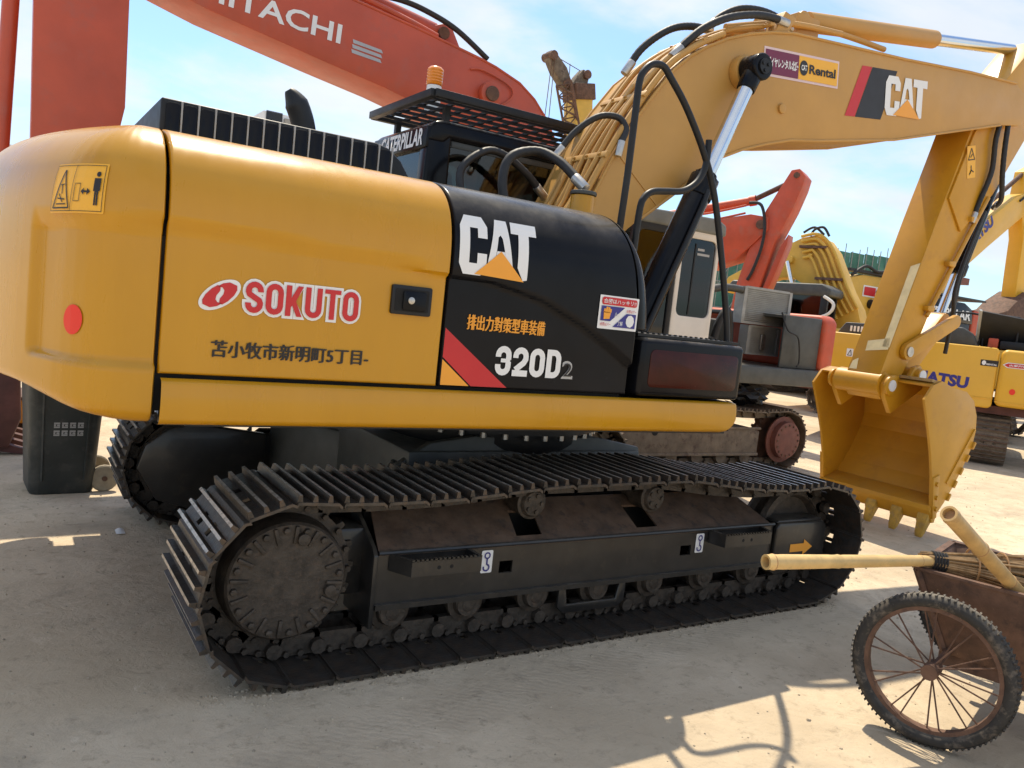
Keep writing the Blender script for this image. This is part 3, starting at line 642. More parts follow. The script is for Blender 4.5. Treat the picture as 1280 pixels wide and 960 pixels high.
# roof guard
gd = MB()
gx0, gx1, gy0, gy1, gz = -.38, 1.12, .28, 1.30, 2.875
for a, bb in (((gx0, gy0), (gx1, gy0)), ((gx1, gy0), (gx1, gy1)), ((gx1, gy1), (gx0, gy1)), ((gx0, gy1), (gx0, gy0))): gd.bar((*a, gz), (*bb, gz), .05, .05)
gd = gd.build('roof_guard', 'blackmat', ex, .005)
for y in lin(gy0+.11, gy1-.11, 7): MB().box(gx0+.02, gx1-.02, y-.009, y+.009, gz-.016, gz+.004).build('guard_bar', 'blackmat', gd)
for x in lin(gx0+.11, gx1-.11, 11): MB().box(x-.009, x+.009, gy0+.02, gy1-.02, gz+.005, gz+.022).build('guard_bar', 'blackmat', gd)
for x in (-.2, .9):
    for y in (.46, 1.24): MB().box(x-.02, x+.02, y-.02, y+.02, 2.74, 2.852).build('guard_post', 'blackmat', gd)
bc = MB(); bc.cyl((-.1, .9, 2.90), (-.1, .9, 3.085), .055, .052, 20); bc = bc.build('beacon', 'white', ex, .006)
bl = MB(); bl.lathe((-.1, .9, 3.086), (0, 0, 1), [(0, .054), (.008, .058)]+[(.012+.01*i, .058 if i % 2 else .0545) for i in range(10)]+[(.112, .054), (.124, .042), (.128, .02)], 24); bl.build('beacon_lens', 'amber', bc)

# ---- boom
BT = [(.02, 1.62), (.12, 1.86), (.40, 2.20), (.50, 2.39), (.59, 2.59), (.70, 2.80), (.84, 3.01), (1.01, 3.24), (1.14, 3.36), (1.27, 3.45), (1.45, 3.55), (1.64, 3.63), (1.86, 3.70), (2.08, 3.75), (2.6, 3.81), (3.4, 3.90), (4.3, 4.02), (5.05, 4.10)]
BB = [(5.28, 4.02), (5.32, 3.88), (5.22, 3.76), (4.9, 3.70), (4.2, 3.50), (3.4, 3.27), (2.48, 3.08), (2.2, 3.03), (1.94, 2.95), (1.72, 2.87), (1.53, 2.78), (1.35, 2.65), (1.17, 2.49), (.86, 2.25), (.69, 2.10), (.40, 1.75), (.25, 1.55), (.12, 1.50)]
b = MB(); b.prism(BT+BB, -.31, .31); boom = b.build('boom', 'yellow2', ex, .006, ang=25)
e = MB()       # weld flanges along the plate edges
for line in (BT[2:], BB[3:14]):
    for s in (-1, 1): e.tube([(x, s*.312, z) for x, z in line], .010, 6)
e.build('boom_flange', 'yellow2', boom)
MB().bar((.66, -.313, 2.62), (1.02, -.313, 2.36), .006, .012).build('weld_seam', 'yellow2', boom)
# pipes on the upper boom face
def off(line, d):
    out = []
    for i, (x, z) in enumerate(line):
        a = line[max(i-1, 0)]; c = line[min(i+1, len(line)-1)]; t = Vector((c[0]-a[0], c[1]-a[1])).normalized(); out.append((x-t.y*d, z+t.x*d))
    return out
for i, (y, d, r, k0, k1) in enumerate(((-.29, .036, .022, 2, 11), (-.23, .055, .018, 2, 13), (-.165, .04, .022, 1, 12), (-.10, .055, .016, 1, 14), (-.035, .036, .022, 2, 12), (.03, .05, .018, 2, 13), (.10, .034, .02, 2, 14))):
    L_ = off(BT[k0:k1], d); wob = lambda q: .012*math.sin(q*1.7+i)
    MB().tube([(x, y+wob(q), z) for q, (x, z) in enumerate(L_)], r, 10, 4).build('boom_pipe', 'yellow2', boom)
for k_ in (4, 6, 9, 12):
    x, z = off(BT, .052)[k_]; a = BT[k_-1]; c = BT[k_+1]; d = Vector((c[0]-a[0], 0, c[1]-a[1])).normalized()
    cl = MB(); cl.obox((x, -.095, z), (d, (0, 1, 0), (-d.z, 0, d.x)), (.022, .225, .010))
    for y in (-.295, -.16, -.03): cl.cyl((x-d.z*.0, y+.035, z+d.x*.0), (x-d.z*.022, y+.035, z+d.x*.022), .011, n=6)
    cl.build('pipe_clamp', 'yellow2', boom, .003)
hose('boom_hose', [(.83, -.05, 3.24), (.90, -.08, 3.38), (1.0, -.12, 3.49), (1.12, -.14, 3.57), (1.25, -.16, 3.61), (1.40, -.16, 3.63)], .024, parent=boom)
hose('boom_hose', [(1.05, -.25, 3.36), (1.14, -.27, 3.47), (1.26, -.29, 3.58), (1.45, -.30, 3.69), (1.68, -.30, 3.77), (1.86, -.30, 3.80), (1.98, -.30, 3.80)], .025, parent=boom)
hose('boom_hose', [(1.55, .0, 3.72), (1.64, -.02, 3.82), (1.78, -.05, 3.90), (1.95, -.08, 3.93), (2.12, -.1, 3.92), (2.25, -.1, 3.88)], .024, parent=boom)
for i, (p, q) in enumerate((((1.5, -.22, 3.66), (2.7, -.22, 3.93)), ((1.9, -.1, 3.83), (3.4, -.1, 4.02)), ((1.7, .12, 3.74), (3.2, .12, 4.0)))): MB().tube([p, ((p[0]+q[0])/2, p[1], (p[2]+q[2])/2+.05), q], .022, 10, 8).build('boom_pipe', 'yellow2', boom)
bk = MB(); bk.prism([(1.9, 3.72), (2.02, 3.73), (2.10, 3.86), (1.98, 3.88)], -.3, -.18); bk.build('pipe_bracket', 'yellow2', boom, .006)
# decals on the boom
bf = side(-.31, .003); bf2 = side(-.31, .006); bf3 = side(-.31, .009)
rot = lambda f, cx, cz, a: (lambda u, v: f(cx+(u-cx)*math.cos(a)-(v-cz)*math.sin(a), cz+(u-cx)*math.sin(a)+(v-cz)*math.cos(a)))
g1, g2, g3 = (rot(f, 1.82, 3.49, R(6.5)) for f in (bf, bf2, bf3))
shape([rrect(1.81, 2.62, 3.40, 3.595, .004)], g1, 'pink', boom, 'rental_plate')
shape([[(1.825, 3.417), (2.17, 3.417), (2.17, 3.578), (1.825, 3.578)]], g2, 'purple', boom, 'plate_panel'); shape([[(2.173, 3.417), (2.605, 3.417), (2.605, 3.578), (2.173, 3.578)]], g2, 'stickyel', boom, 'plate_panel')
text('ダイヤレンタル北陸', g3, (1.84, 2.165, 3.465, 3.53), 'white', boom, .03)
shape([ell(2.225, 3.498, .045, .052, 24)], g3, 'ink', boom, 'plate_badge'); text('CAT', rot(side(-.31, .012), 1.82, 3.49, R(6.5)), (2.195, 2.255, 3.48, 3.518), 'white', boom, .03)
text('Rental', g3, (2.285, 2.58, 3.465, 3.53), 'ink', boom, .03)
bq = rot(bf, 3.0, 3.55, R(8)); bq2 = rot(bf2, 3.0, 3.55, R(8))
shape([[(2.72, 3.36), (2.84, 3.36), (3.02, 3.74), (2.90, 3.74)]], bq, 'stickred', boom, 'red_stripe'); shape([[(2.845, 3.36), (3.16, 3.36), (3.34, 3.74), (3.025, 3.74)]], bq, 'ink', boom, 'black_stripe')
cat_logo(bq2, rot(bf3, 3.0, 3.55, R(8)), boom, 3.2, 3.75, 3.40, 3.70, 0)
# arm cylinder on top of the boom
ac = MB(); ac.cyl((2.55, 0, 4.03), (4.2, 0, 4.33), .075, n=20); ac.cyl((2.45, -.07, 4.0), (2.45, .07, 4.0), .07, n=16); ac.box(2.35, 2.6, -.09, .09, 3.78, 4.03); ac.build('arm_cylinder', 'yellow2', boom, .006)
MB().cyl((4.2, 0, 4.33), (5.45, 0, 4.56), .05, n=16).build('arm_cylinder_rod', 'chrome', boom)
# boom lift cylinders
for s in (-1, 1):
    y = s*.46; T_ = Vector((1.585, y, 3.36)); Bm = Vector((.72, y, 1.30)); d = (T_-Bm).normalized(); G = Bm+d*(T_-Bm).length*.62
    c = MB(); c.cyl(Bm, G, .086, n=28); c.cyl(G-d*.14, G, .096, n=28); c.cyl(G, G+d*.035, .07, n=24); c.cyl(Bm+Vector((0, -.07, 0)), Bm+Vector((0, .07, 0)), .09, n=20)
    for q in range(8):
        t = 2*PI*q/8; u = d.cross(Vector((0, 1, 0))).normalized(); v = d.cross(u); c.cyl(G-d*.02+(u*math.cos(t)+v*math.sin(t))*.083, G+d*.012+(u*math.cos(t)+v*math.sin(t))*.083, .012, n=6)
    c = c.build('boom_cylinder', 'black', ex, .004)
    MB().cyl(G, T_-d*.1, .052, n=28).build('cylinder_rod', 'chrome', c)
    h = MB(); h.lathe(T_+Vector((0, -.075, 0)), (0, 1, 0), [(0, .05), (.0, .08), (.01, .088), (.14, .088), (.15, .08), (.15, .05)], 28); h.cyl(T_-d*.17, T_-d*.05, .062, .068, 20); h.build('rod_eye', 'black', c, .003)
    p = MB(); p.cyl(T_+Vector((0, -.088, 0)), T_+Vector((0, -.06, 0)), .05, n=20)
    for q in range(3): t = 2*PI*q/3+.5; p.cyl(T_+Vector((.028*math.cos(t), -.096, .028*math.sin(t))), T_+Vector((.028*math.cos(t), -.086, .028*math.sin(t))), .012, n=6)
    p.build('pin_cap', 'blackmat', c)
    pp = Vector((0, -.1*1, 0)); MB().tube([Bm+d*.25+Vector((0, -.105, .02)), G-d*.3+Vector((0, -.105, .02)), G-d*.12+Vector((0, -.09, .02))], .018, 10, 4).build('cylinder_pipe', 'blackmat', c)
bs = MB(); bs.cyl((1.60, -.385, 3.36), (1.60, -.312, 3.36), .11, n=28); bs.build('pin_boss', 'yellow2', boom, .006); MB().cyl((2.05, -.33, 3.22), (2.05, -.308, 3.22), .035, n=14).build('hose_lug', 'yellow2', boom, .006)

# ---- stick, bucket cylinder, linkage, bucket (the arm hangs in front of the machine)
SI = [(3.84, 1.22), (3.83, 1.36), (4.32, 2.77), (4.54, 3.36), (4.66, 3.70), (4.9, 3.98)]
SO = [(5.2, 4.3), (5.5, 4.62), (5.62, 4.55), (5.72, 4.1), (5.58, 3.78), (5.38, 3.53), (5.02, 2.97), (4.66, 2.38), (4.42, 1.94), (4.27, 1.60), (4.12, 1.33), (4.02, 1.20), (3.9, 1.16)]
b = MB(); b.prism(SI+SO, -.21, .12); arm = b.build('stick', 'yellowarm', ex, .008, ang=25)
MB().prism([(4.42, 2.98), (4.66, 3.60), (4.95, 3.95), (5.3, 3.9), (5.5, 3.7), (5.1, 3.12), (4.68, 2.72)], -.232, -.211).build('side_plate', 'yellowarm', arm, .006)
shape([[(3.98, 1.62), (4.05, 1.62), (4.30, 2.35), (4.22, 2.38)], ], lambda u, v: (3.83+(v-1.36)*.3475-.004, -.205+max(0, (u-3.98-(v-1.62)*.33))*1.0, v), 'patch', arm, 'primer_patch')
shape([[(.0, 1.60), (.22, 1.57), (.23, 1.66), (.02, 1.70)]], lambda u, v: (3.83+(v-1.36)*.3475-.004, -.20+u*.95, v), 'patch', arm, 'primer_patch')
shape([[(.24, 1.40), (.32, 1.40), (.31, 1.47), (.26, 1.50)]], lambda u, v: (3.83+(v-1.36)*.3475-.004, -.20+u*.95, v), 'patch', arm, 'primer_patch')
af = side(-.21, .003); af2 = side(-.232, .003); af3 = side(-.232, .006)
wq = rot(af2, 4.75, 3.35, R(15)); wq3 = rot(af3, 4.75, 3.35, R(15))
shape([[(4.60, 3.22), (4.73, 3.22), (4.73, 3.50), (4.60, 3.50)]], wq, 'stickyel', arm, 'warning_sign')
shape(stroke([(4.615, 3.38), (4.715, 3.38), (4.665, 3.48), (4.615, 3.38)], .009)+stroke([(4.65, 3.40), (4.68, 3.43)], .01)+stroke([(4.63, 3.25), (4.66, 3.29), (4.70, 3.27)], .01)+stroke([(4.66, 3.33), (4.66, 3.29), (4.64, 3.26)], .012), wq3, 'ink', arm, 'warning_pictogram')
for x, z in ((4.60, 2.42), (4.38, 2.0), (4.84, 2.85)): MB().prism([(x-.07, z-.02), (x+.02, z-.03), (x+.04, z), (x+.02, z+.03), (x-.07, z+.02)], -.262, -.20).build('pipe_bracket', 'yellowarm', arm, .006)
MB().tube([(5.02, -.238, 3.08), (4.78, -.238, 2.68), (4.44, -.238, 2.1), (4.34, -.238, 1.93)], .02, 10, 5).build('arm_pipe', 'yellowarm', arm)
hose('arm_hose', [(5.02, -.27, 3.9), (4.92, -.28, 3.6), (4.95, -.27, 3.3), (4.86, -.25, 3.0), (4.82, -.24, 2.85)], .022, parent=arm)
hose('arm_hose', [(5.1, -.27, 3.9), (5.05, -.30, 3.55), (5.08, -.30, 3.3), (5.22, -.25, 3.1), (5.32, -.15, 3.05)], .022, parent=arm)
T_ = Vector((5.46, -.04, 3.42)); Bm = Vector((4.93, 0, 1.93)); d = (Bm-T_).normalized()
c = MB(); c.cyl(T_, T_+d*1.08, .07, n=20); c.cyl(T_+d*1.0, T_+d*1.1, .082, n=20); c = c.build('bucket_cylinder', 'black', ex, .004)
MB().cyl(T_+d*1.1, Bm, .042, n=18).build('cylinder_rod', 'chrome', c); MB().cyl(Bm+Vector((0, -.08, 0)), Bm+Vector((0, .08, 0)), .075, n=18).build('rod_eye', 'blackmat', c)
hose('bucket_hose', [(5.14, -.16, 2.98), (4.92, -.17, 2.5), (4.84, -.17, 2.2), (4.90, -.15, 2.0), (4.93, -.1, 1.85)], .018, False, parent=c)
hose('bucket_hose', [(5.2, -.13, 2.98), (5.0, -.14, 2.5), (4.92, -.14, 2.2), (4.93, -.13, 1.9), (4.96, -.1, 1.62)], .018, False, parent=c)
def dog(p, q, r0, r1, y0, y1, name, m='yellowarm', parent=None):
    p = Vector((p[0], p[1])); q = Vector((q[0], q[1])); d = (q-p).normalized(); n = Vector((-d.y, d.x)); a = math.atan2(d.y, d.x); P = []
    P += [(p.x+r0*math.cos(t), p.y+r0*math.sin(t)) for t in lin(a+PI/2, a+1.5*PI, 9)]+[(q.x+r1*math.cos(t), q.y+r1*math.sin(t)) for t in lin(a-PI/2, a+PI/2, 9)]
    return MB().prism(P, y0, y1).build(name, m, parent or ex, .005)
for s in (-1, 1):
    y0, y1 = sorted((s*.235, s*.20-s*.0)); y0, y1 = (-.262, -.216) if s < 0 else (.126, .17)
    lk = dog((4.13, 1.60), (4.80, 1.92), .075, .06, y0, y1, 'idler_link')
MB().cyl((4.13, -.275, 1.60), (4.13, .18, 1.60), .045, n=18).build('link_pin', 'steelfit', lk)
pl = dog((4.80, 1.92), (4.30, 1.40), .07, .085, -.15, .08, 'power_link'); MB().cyl((4.30, -.31, 1.40), (4.30, .31, 1.40), .062, n=20).build('link_pin', 'yellowarm', pl); MB().cyl((4.30, -.318, 1.40), (4.30, -.309, 1.40), .05, n=20).build('pin_face', 'white', pl)
# bucket: side profile (x forward, z), opening faces the machine
BK = [(3.90, 1.22), (4.0, 1.345), (4.12, 1.385), (4.28, 1.34), (4.52, 1.31), (4.66, 1.23), (4.74, 1.10), (4.765, .96), (4.74, .82), (4.66, .66), (4.55, .48), (4.43, .32), (4.33, .215)]
OP = [(4.27, .20), (4.235, .34), (4.19, .55), (4.12, .76), (4.02, .98), (3.95, 1.12)]
W0, W1 = -.60, .52
bkt = MB()
wall = BK; inn = []
for i, (x, z) in enumerate(BK):
    a = BK[max(i-1, 0)]; cc_ = BK[min(i+1, len(BK)-1)]; t = Vector((cc_[0]-a[0], cc_[1]-a[1])).normalized(); inn.append((x+t.y*.022, z-t.x*.022))
for i in range(1, len(BK)-1):
    q = [BK[i], BK[i+1], inn[i+1], inn[i]]; bkt.prism(q, W0+.001, W1-.001)
bkt = bkt.build('bucket', 'yellowarm', ex, 0, ang=40)
for y0, y1 in ((W0-.0, W0+.024), (W1-.024, W1)): MB().prism(BK+OP, y0, y1).build('side_plate', 'yellowarm', bkt, .004)
for y in (W0-.004, W1+.004): 
    MB().prism([(4.325, .20), (4.27, .19), (4.19, .55), (4.28, .58)], y-.012, y+.012).build('side_cutter', 'yellowarm', bkt, .003)
    c = MB()
    for x, z in ((4.25, .50), (4.275, .38), (4.29, .28)): c.cyl((x, y-.03, z), (x, y+.03, z), .022, n=6)
    c.build('cutter_bolt', 'yellowarm', bkt)
MB().bar((4.74, W0-.004, .98), (4.42, W0-.004, .50), .012, .02).build('wear_strip', 'yellowarm', bkt)
MB().prism([(4.36, .26), (4.45, .35), (4.43, .37), (4.24, .30), (4.23, .26), (4.29, .15), (4.33, .15)], W0+.001, W1-.001).build('cutting_lip', 'yellowarm', bkt, .004)
for i in range(5): 
    z = .42+i*.135; x = 4.53+.06*i if i < 4 else 4.745
    MB().obox((4.487+i*.067, W0+.006, .375+i*.115), ((.5, 0, .86), (0, 1, 0), (.86, 0, -.5)), (.034, .022, .012)).build('heel_shroud', 'yellowarm', bkt, .004)
for y in lin(W0+.06, W1-.06, 5):
    t = MB()
    # tapered adapter and point
    def ringy(x, z, hw, hx): return [Vector((x-hx, y-hw, z)), Vector((x+hx, y-hw, z)), Vector((x+hx, y+hw, z)), Vector((x-hx, y+hw, z))]
    t.loft([ringy(4.335, .30, .045, .055), ringy(4.30, .20, .05, .06), ringy(4.275, .15, .046, .05), ringy(4.27, .148, .04, .045), ringy(4.235, .05, .034, .022), ringy(4.225, .015, .028, .010)])
    t.build('bucket_tooth', 'tooth', bkt, .008)
for y in (-.245, .245): 
    e = MB(); e.prism([(3.98, 1.05), (3.86, 1.20), (3.83, 1.30), (3.88, 1.38), (3.98, 1.385), (4.18, 1.36), (4.24, 1.47), (4.32, 1.49), (4.40, 1.42), (4.40, 1.28)], y-.022, y+.022); e.build('bucket_ear', 'yellowarm', bkt, .005)
    MB().cyl((3.90, y-.05 if y < 0 else y+.02, 1.295), (3.90, y-.02 if y < 0 else y+.05, 1.295), .085, n=24).build('pin_collar', 'yellowarm', bkt, .006)
MB().cyl((3.90, -.302, 1.295), (3.90, -.29, 1.295), .05, n=20).build('pin_face', 'white', bkt); MB().cyl((3.90, -.22, 1.295), (3.90, .22, 1.295), .105, n=24).build('stick_nose', 'yellowarm', bkt)
MB().prism([(4.02, 1.395), (4.27, 1.35), (4.27, 1.33), (4.02, 1.37)], W0+.03, -.27).build('worn_top_plate', mat('worn_bucket_top', (.36, .24, .10), .45, metal=.3, var=.4, scale=9, c2=(.2, .16, .12)), bkt)

# ---- undercarriage of the main machine
TOPS = [(1.35, .735), (1.0, .752), (.72, .79), (.48, .815), (.2, .812), (-.1, .808), (-.32, .808), (-.58, .785), (-.85, .765), (-1.15, .757), (-1.4, .762)]
TP = track_path(-1.565, 1.68, .375, .362, .40, .392, .017, TOPS)
TMATS = ['track', 'worn']
shoe = make_track(ex, TP, 46, -1.085, .60, TMATS, 'greasy', ys=-1.14)
make_track(ex, TP, 46, 1.085, .60, TMATS, 'greasy', shoe, ys=1.14)
def plate_holes(b, x0, x1, z0, z1, holes, T):
    """plate in its own (u, v) plane with rectangular openings; T maps (u, v, depth) to a point"""
    xs = sorted({x0, x1, *[h[0] for h in holes], *[h[1] for h in holes]})
    def bx(a, c, d, e_):
        b.add([T(u, v, t) for u in (a, c) for v in (d, e_) for t in (0, 1)], [(0, 1, 3, 2), (4, 6, 7, 5), (0, 4, 5, 1), (2, 3, 7, 6), (0, 2, 6, 4), (1, 5, 7, 3)])
    for a, c in zip(xs, xs[1:]):
        hs = [h for h in holes if h[0] <= a+1e-6 and h[1] >= c-1e-6]
        if hs: h = hs[0]; bx(a, c, z0, h[2]); bx(a, c, h[3], z1)
        else: bx(a, c, z0, z1)
for s in (-1, 1):
    Y = lambda y: s*y          # y given for the far side (positive), mirrored for the near side
    f = MB(); yo = 1.25
    plate_holes(f, -1.15, 1.42, .225, .475, [(-.52, -.445, .335, .395), (.665, .745, .335, .392)], lambda u, v, t: (u, Y(yo-.014*t), v))
    tf = f.build('track_frame', 'tframe', ex)
    g = MB(); dv = Vector((0, -.27, .15))
    plate_holes(g, -1.15, 1.40, 0, 1, [(-.42, -.27, .16, .72), (.36, .51, .16, .72)], lambda u, v, t: (u+(.05*v if u < 0 else -.12*v if u > 1.3 else 0), Y(yo+.004+dv.y*v), .478+dv.z*v-.012*t))
    g.build('sloped_guard', 'rustplate', tf)
    k = MB(); k.prism([(-1.12, .30), (-1.12, .60), (1.30, .61), (1.30, .25), (-1.12, .25)], Y(.98), Y(.90)); k.box(-1.12, 1.38, min(Y(.92), Y(1.22)), max(Y(.92), Y(1.22)), .226, .24); k.build('frame_inner_plate', 'tframe', tf)
    r = MB(); r.tube([(-1.15, Y(yo+.002), .478), (1.42, Y(yo+.002), .478)], .011, 8); r.box(-1.15, 1.42, min(Y(1.2), Y(1.268)), max(Y(1.2), Y(1.268)), .222, .246); r.build('frame_edge', 'tframe', tf)
    ep = MB(); ep.prism([(Y(1.262), .14), (Y(1.262), .47), (Y(1.23), .50), (Y(.95), .64), (Y(.95), .14)], -1.175, -1.152, 'yz'); ep.build('end_plate', 'tframe', tf, .006)
    # steps
    for x0, x1, bl_, br_ in ((-1.04, -.69, .06, -.005), (.89, 1.27, .02, .04)):
        q = MB(); q.box(x0, x1, min(Y(1.35), Y(1.365)), max(Y(1.35), Y(1.365)), .400, .468)
        n = int((x1-x0)/.022)
        for i in range(n): q.box(x0+i*.022, x0+i*.022+.011, min(Y(1.35), Y(1.365)), max(Y(1.35), Y(1.365)), .466, .476)
        q.prism([(x0, Y(1.365)), (x0-bl_, Y(1.255)), (x0-bl_+.02, Y(1.255)), (x0+.015, Y(1.352))], .40, .474, 'xy'); q.prism([(x1, Y(1.365)), (x1+br_, Y(1.255)), (x1+br_-.02, Y(1.255)), (x1-.015, Y(1.352))], .40, .474, 'xy')
        q = q.build('step', 'tframe', tf)
        for t in (.38, .56): MB().cyl((x0+(x1-x0)*t, Y(1.366), .435), (x0+(x1-x0)*t, Y(1.3645), .435), .009, n=10).build('step_hole', 'gap', q)
    # rollers
    for i in range(7):
        x = -1.05+i*.39; q = MB(); q.lathe((x, Y(.95), .195), (0, s, 0), [(0, .05), (.0, .075), (.04, .075), (.045, .095), (.07, .095), (.08, .078), (.22, .078), (.23, .095), (.255, .095), (.26, .07), (.29, .06)], 18); q.build('track_roller', 'greasy', ex)
        e = MB(); e.prism([(x-.075, .235), (x-.06, .17), (x-.02, .155), (x+.02, .155), (x+.06, .17), (x+.075, .235)], Y(1.235), Y(1.215)); e.cyl((x, Y(1.215), .19), (x, Y(1.243), .19), .035, n=12); e.build('roller_bracket', 'greasy', ex, .005)
    for x in (-.32, .48):
        q = MB(); q.lathe((x, Y(.95), .655), (0, s, 0), [(0, .04), (.02, .055), (.08, .055), (.1, .078), (.2, .078), (.215, .084), (.225, .084), (.23, .07), (.24, .066), (.25, .06), (.252, .03)], 22)
        for t in range(5): a = 2*PI*t/5; q.cyl((x+.042*math.cos(a), Y(1.195), .655+.042*math.sin(a)), (x+.042*math.cos(a), Y(1.21), .655+.042*math.sin(a)), .012, n=6)
        q.build('carrier_roller', 'greasy', ex, ang=30)
        MB().box(x-.05, x+.05, min(Y(.9), Y(.97)), max(Y(.9), Y(.97)), .56, .66).build('roller_stand', 'tframe', ex)
    gq = MB(); gq.prism([(-.14, .235), (-.14, .12), (-.10, .085), (.26, .085), (.30, .12), (.30, .235), (.26, .235), (.24, .13), (-.08, .13), (-.10, .235)], Y(1.245), Y(1.225)); gq.build('chain_guide', 'tframe', ex, .005)
    # idler and its yoke
    q = MB(); q.lathe((1.68, Y(1.02), .392), (0, s, 0), [(0, .2), (.0, .285), (.03, .30), (.05, .268), (.11, .268), (.13, .30), (.16, .285), (.16, .24), (.12, .22), (.12, .1), (.17, .09), (.17, .0)], 40); q.build('idler_wheel', 'greasy', ex)
    q = MB(); q.prism([(1.425, .20), (1.425, .455), (1.45, .485), (1.86, .485), (1.895, .45), (1.895, .20)], Y(1.275), Y(1.245)); q.prism([(1.425, .485), (1.86, .485), (1.84, .505), (1.44, .505)], Y(1.27), Y(1.08)); yk = q.build('idler_guard', 'tframe', ex, .01, seg=3)
    if s < 0: shape([[(1.565, .30), (1.69, .30), (1.69, .275), (1.775, .325), (1.69, .375), (1.69, .35), (1.565, .35)]], side(-1.275, .003), 'orange', yk, 'direction_arrow')
    # sprocket, final drive
    c = (-1.555, .40); q = MB(); nT = 21; P = []
    for i in range(nT):
        a = 2*PI*i/nT
        for da, rr in ((-.11, .285), (-.06, .30), (-.03, .335), (.03, .335), (.06, .30), (.11, .285)): P.append((c[0]+rr*math.cos(a+da), c[1]+rr*math.sin(a+da)))
    q.prism(P, Y(1.06), Y(1.14)); q.build('sprocket', 'greasy', ex, ang=25)
    q = MB(); q.lathe((c[0], Y(.95), c[1]), (0, s, 0), [(0, .2), (.0, .28), (.19, .28), (.195, .30), (.225, .30), (.23, .262), (.30, .254), (.325, .248), (.335, .238), (.337, .0)], 48); fd = q.build('final_drive', 'greasy', ex, ang=30)
    q = MB()
    for i in range(16):
        a = 2*PI*i/16+.1; ca, sa = math.cos(a), math.sin(a)
        q.cyl((c[0]+.216*ca, Y(1.28), c[1]+.216*sa), (c[0]+.216*ca, Y(1.304), c[1]+.216*sa), .0155, n=6)
        a2 = a+PI/16
        q.obox((c[0]+.198*math.cos(a2), Y(1.287), c[1]+.198*math.sin(a2)), ((math.cos(a2), 0, math.sin(a2)), (0, 1, 0), (-math.sin(a2), 0, math.cos(a2))), (.036, .010, .008))
    for a in (R(75), R(-15)): q.cyl((c[0]+.185*math.cos(a), Y(1.28), c[1]+.185*math.sin(a)), (c[0]+.185*math.cos(a), Y(1.312), c[1]+.185*math.sin(a)), .026, n=16)
    q.build('cover_bolts', 'greasy', fd, .003)
    q = MB()
    for i in range(20): a = 2*PI*i/20; q.cyl((c[0]+.29*math.cos(a), Y(1.172), c[1]+.29*math.sin(a)), (c[0]+.29*math.cos(a), Y(1.20), c[1]+.29*math.sin(a)), .014, n=6)
    q = q.build('rim_bolts', 'greasy', fd); q['kind'] = 'stuff'
    MB().box(-1.45, -1.15, min(Y(.93), Y(1.12)), max(Y(.93), Y(1.12)), .25, .56).build('motor_bracket', 'tframe', ex, .02)
    MB().prism([(-1.86, .40), (-1.82, .54), (-1.70, .64), (-1.55, .68), (-1.1, .62), (-1.1, .25), (-1.55, .14), (-1.74, .2)], Y(.86), Y(.80)).build('motor_guard', 'tframe', ex, .01)
# hook pictogram stickers on the near frame
for x in (-.625, .775):
    p = side(-1.25, .003); p2 = side(-1.25, .006); sg = shape([rrect(x, x+.062, .345, .455, .008)], p, 'white', ex, 'lifting_sticker')
    cx_ = x+.031; shape([q for q in stroke([(cx_+.014*math.cos(t), .430+.014*math.sin(t)) for t in lin(0, 2*PI, 13)], .007)]+stroke([(cx_, .416), (cx_, .385)]+[(cx_-.002+.016*math.cos(t), .372+.016*math.sin(t)) for t in lin(R(60), R(-200), 10)], .008), p2, 'blue', sg, 'hook_pictogram')
# car body and swing bearing
cb = MB(); cb.box(-.75, .85, -.62, .62, .42, .80)
for sx in (-1, 1):
    for sy in (-1, 1): cb.prism([(sx*.3, sy*.55), (sx*.75, sy*.40), (sx*1.05, sy*.92), (sx*.62, sy*.92)], .30, .72, 'xy')
cb.build('car_body', 'greyd', ex, .02)
q = MB(); q.prism([(-.9, .66), (-.62, .84), (-.35, .88), (.5, .88), (.85, .82), (.9, .62), (.4, .5), (-.5, .5)], -.60, -.55); q.build('body_plate', 'greyd', ex, .01)
q = MB(); q.lathe((0.05, 0, .78), (0, 0, 1), [(0, .62), (.06, .66), (.12, .66), (.125, .72), (.2, .72), (.205, .68), (.27, .68)], 48); sb = q.build('swing_bearing', 'blackmat', ex)
q = MB()
for i in range(36): a = 2*PI*i/36; q.cyl((.05+.70*math.cos(a), .70*math.sin(a), .875), (.05+.70*math.cos(a), .70*math.sin(a), .91), .016, n=6); q.cyl((.05+.70*math.cos(a), .70*math.sin(a), .98), (.05+.70*math.cos(a), .70*math.sin(a), 1.01), .016, n=6)
q.build('bearing_bolts', 'steelfit', sb)

# ================================================================== red excavator with the white cab, parked behind (faces the other way)
hx = thing('excavator', 'orange-red excavator with white cab and open engine bay, long boom at upper left', 'excavator', (3.75, 3.4, 0), 0, None, True)
HP = track_path(2.05, 5.44, .35, .36, .38, .385, .03, [(5.0, .72), (4.4, .74), (3.75, .73), (3.1, .74), (2.5, .72)])
MT = ['mudsteel', 'rustbrown']
hs = make_track(hx, HP, 44, 2.23, .6, MT, 'mudsteel'); make_track(hx, HP, 44, 4.55, .6, MT, 'mudsteel', hs)
f = MB(); f.prism([(2.3, .2), (2.3, .52), (4.9, .52), (5.02, .48), (5.02, .2)], 2.0, 2.45); f.box(2.3, 5.03, 1.985, 2.0, .19, .225); f.box(2.3, 5.03, 1.985, 2.0, .50, .53); f = f.build('track_frame', 'mudsteel', hx, .01)
MB().cyl((3.38, 1.996, .46), (3.38, 1.999, .46), .045, n=20).build('frame_hole', 'gap', f)
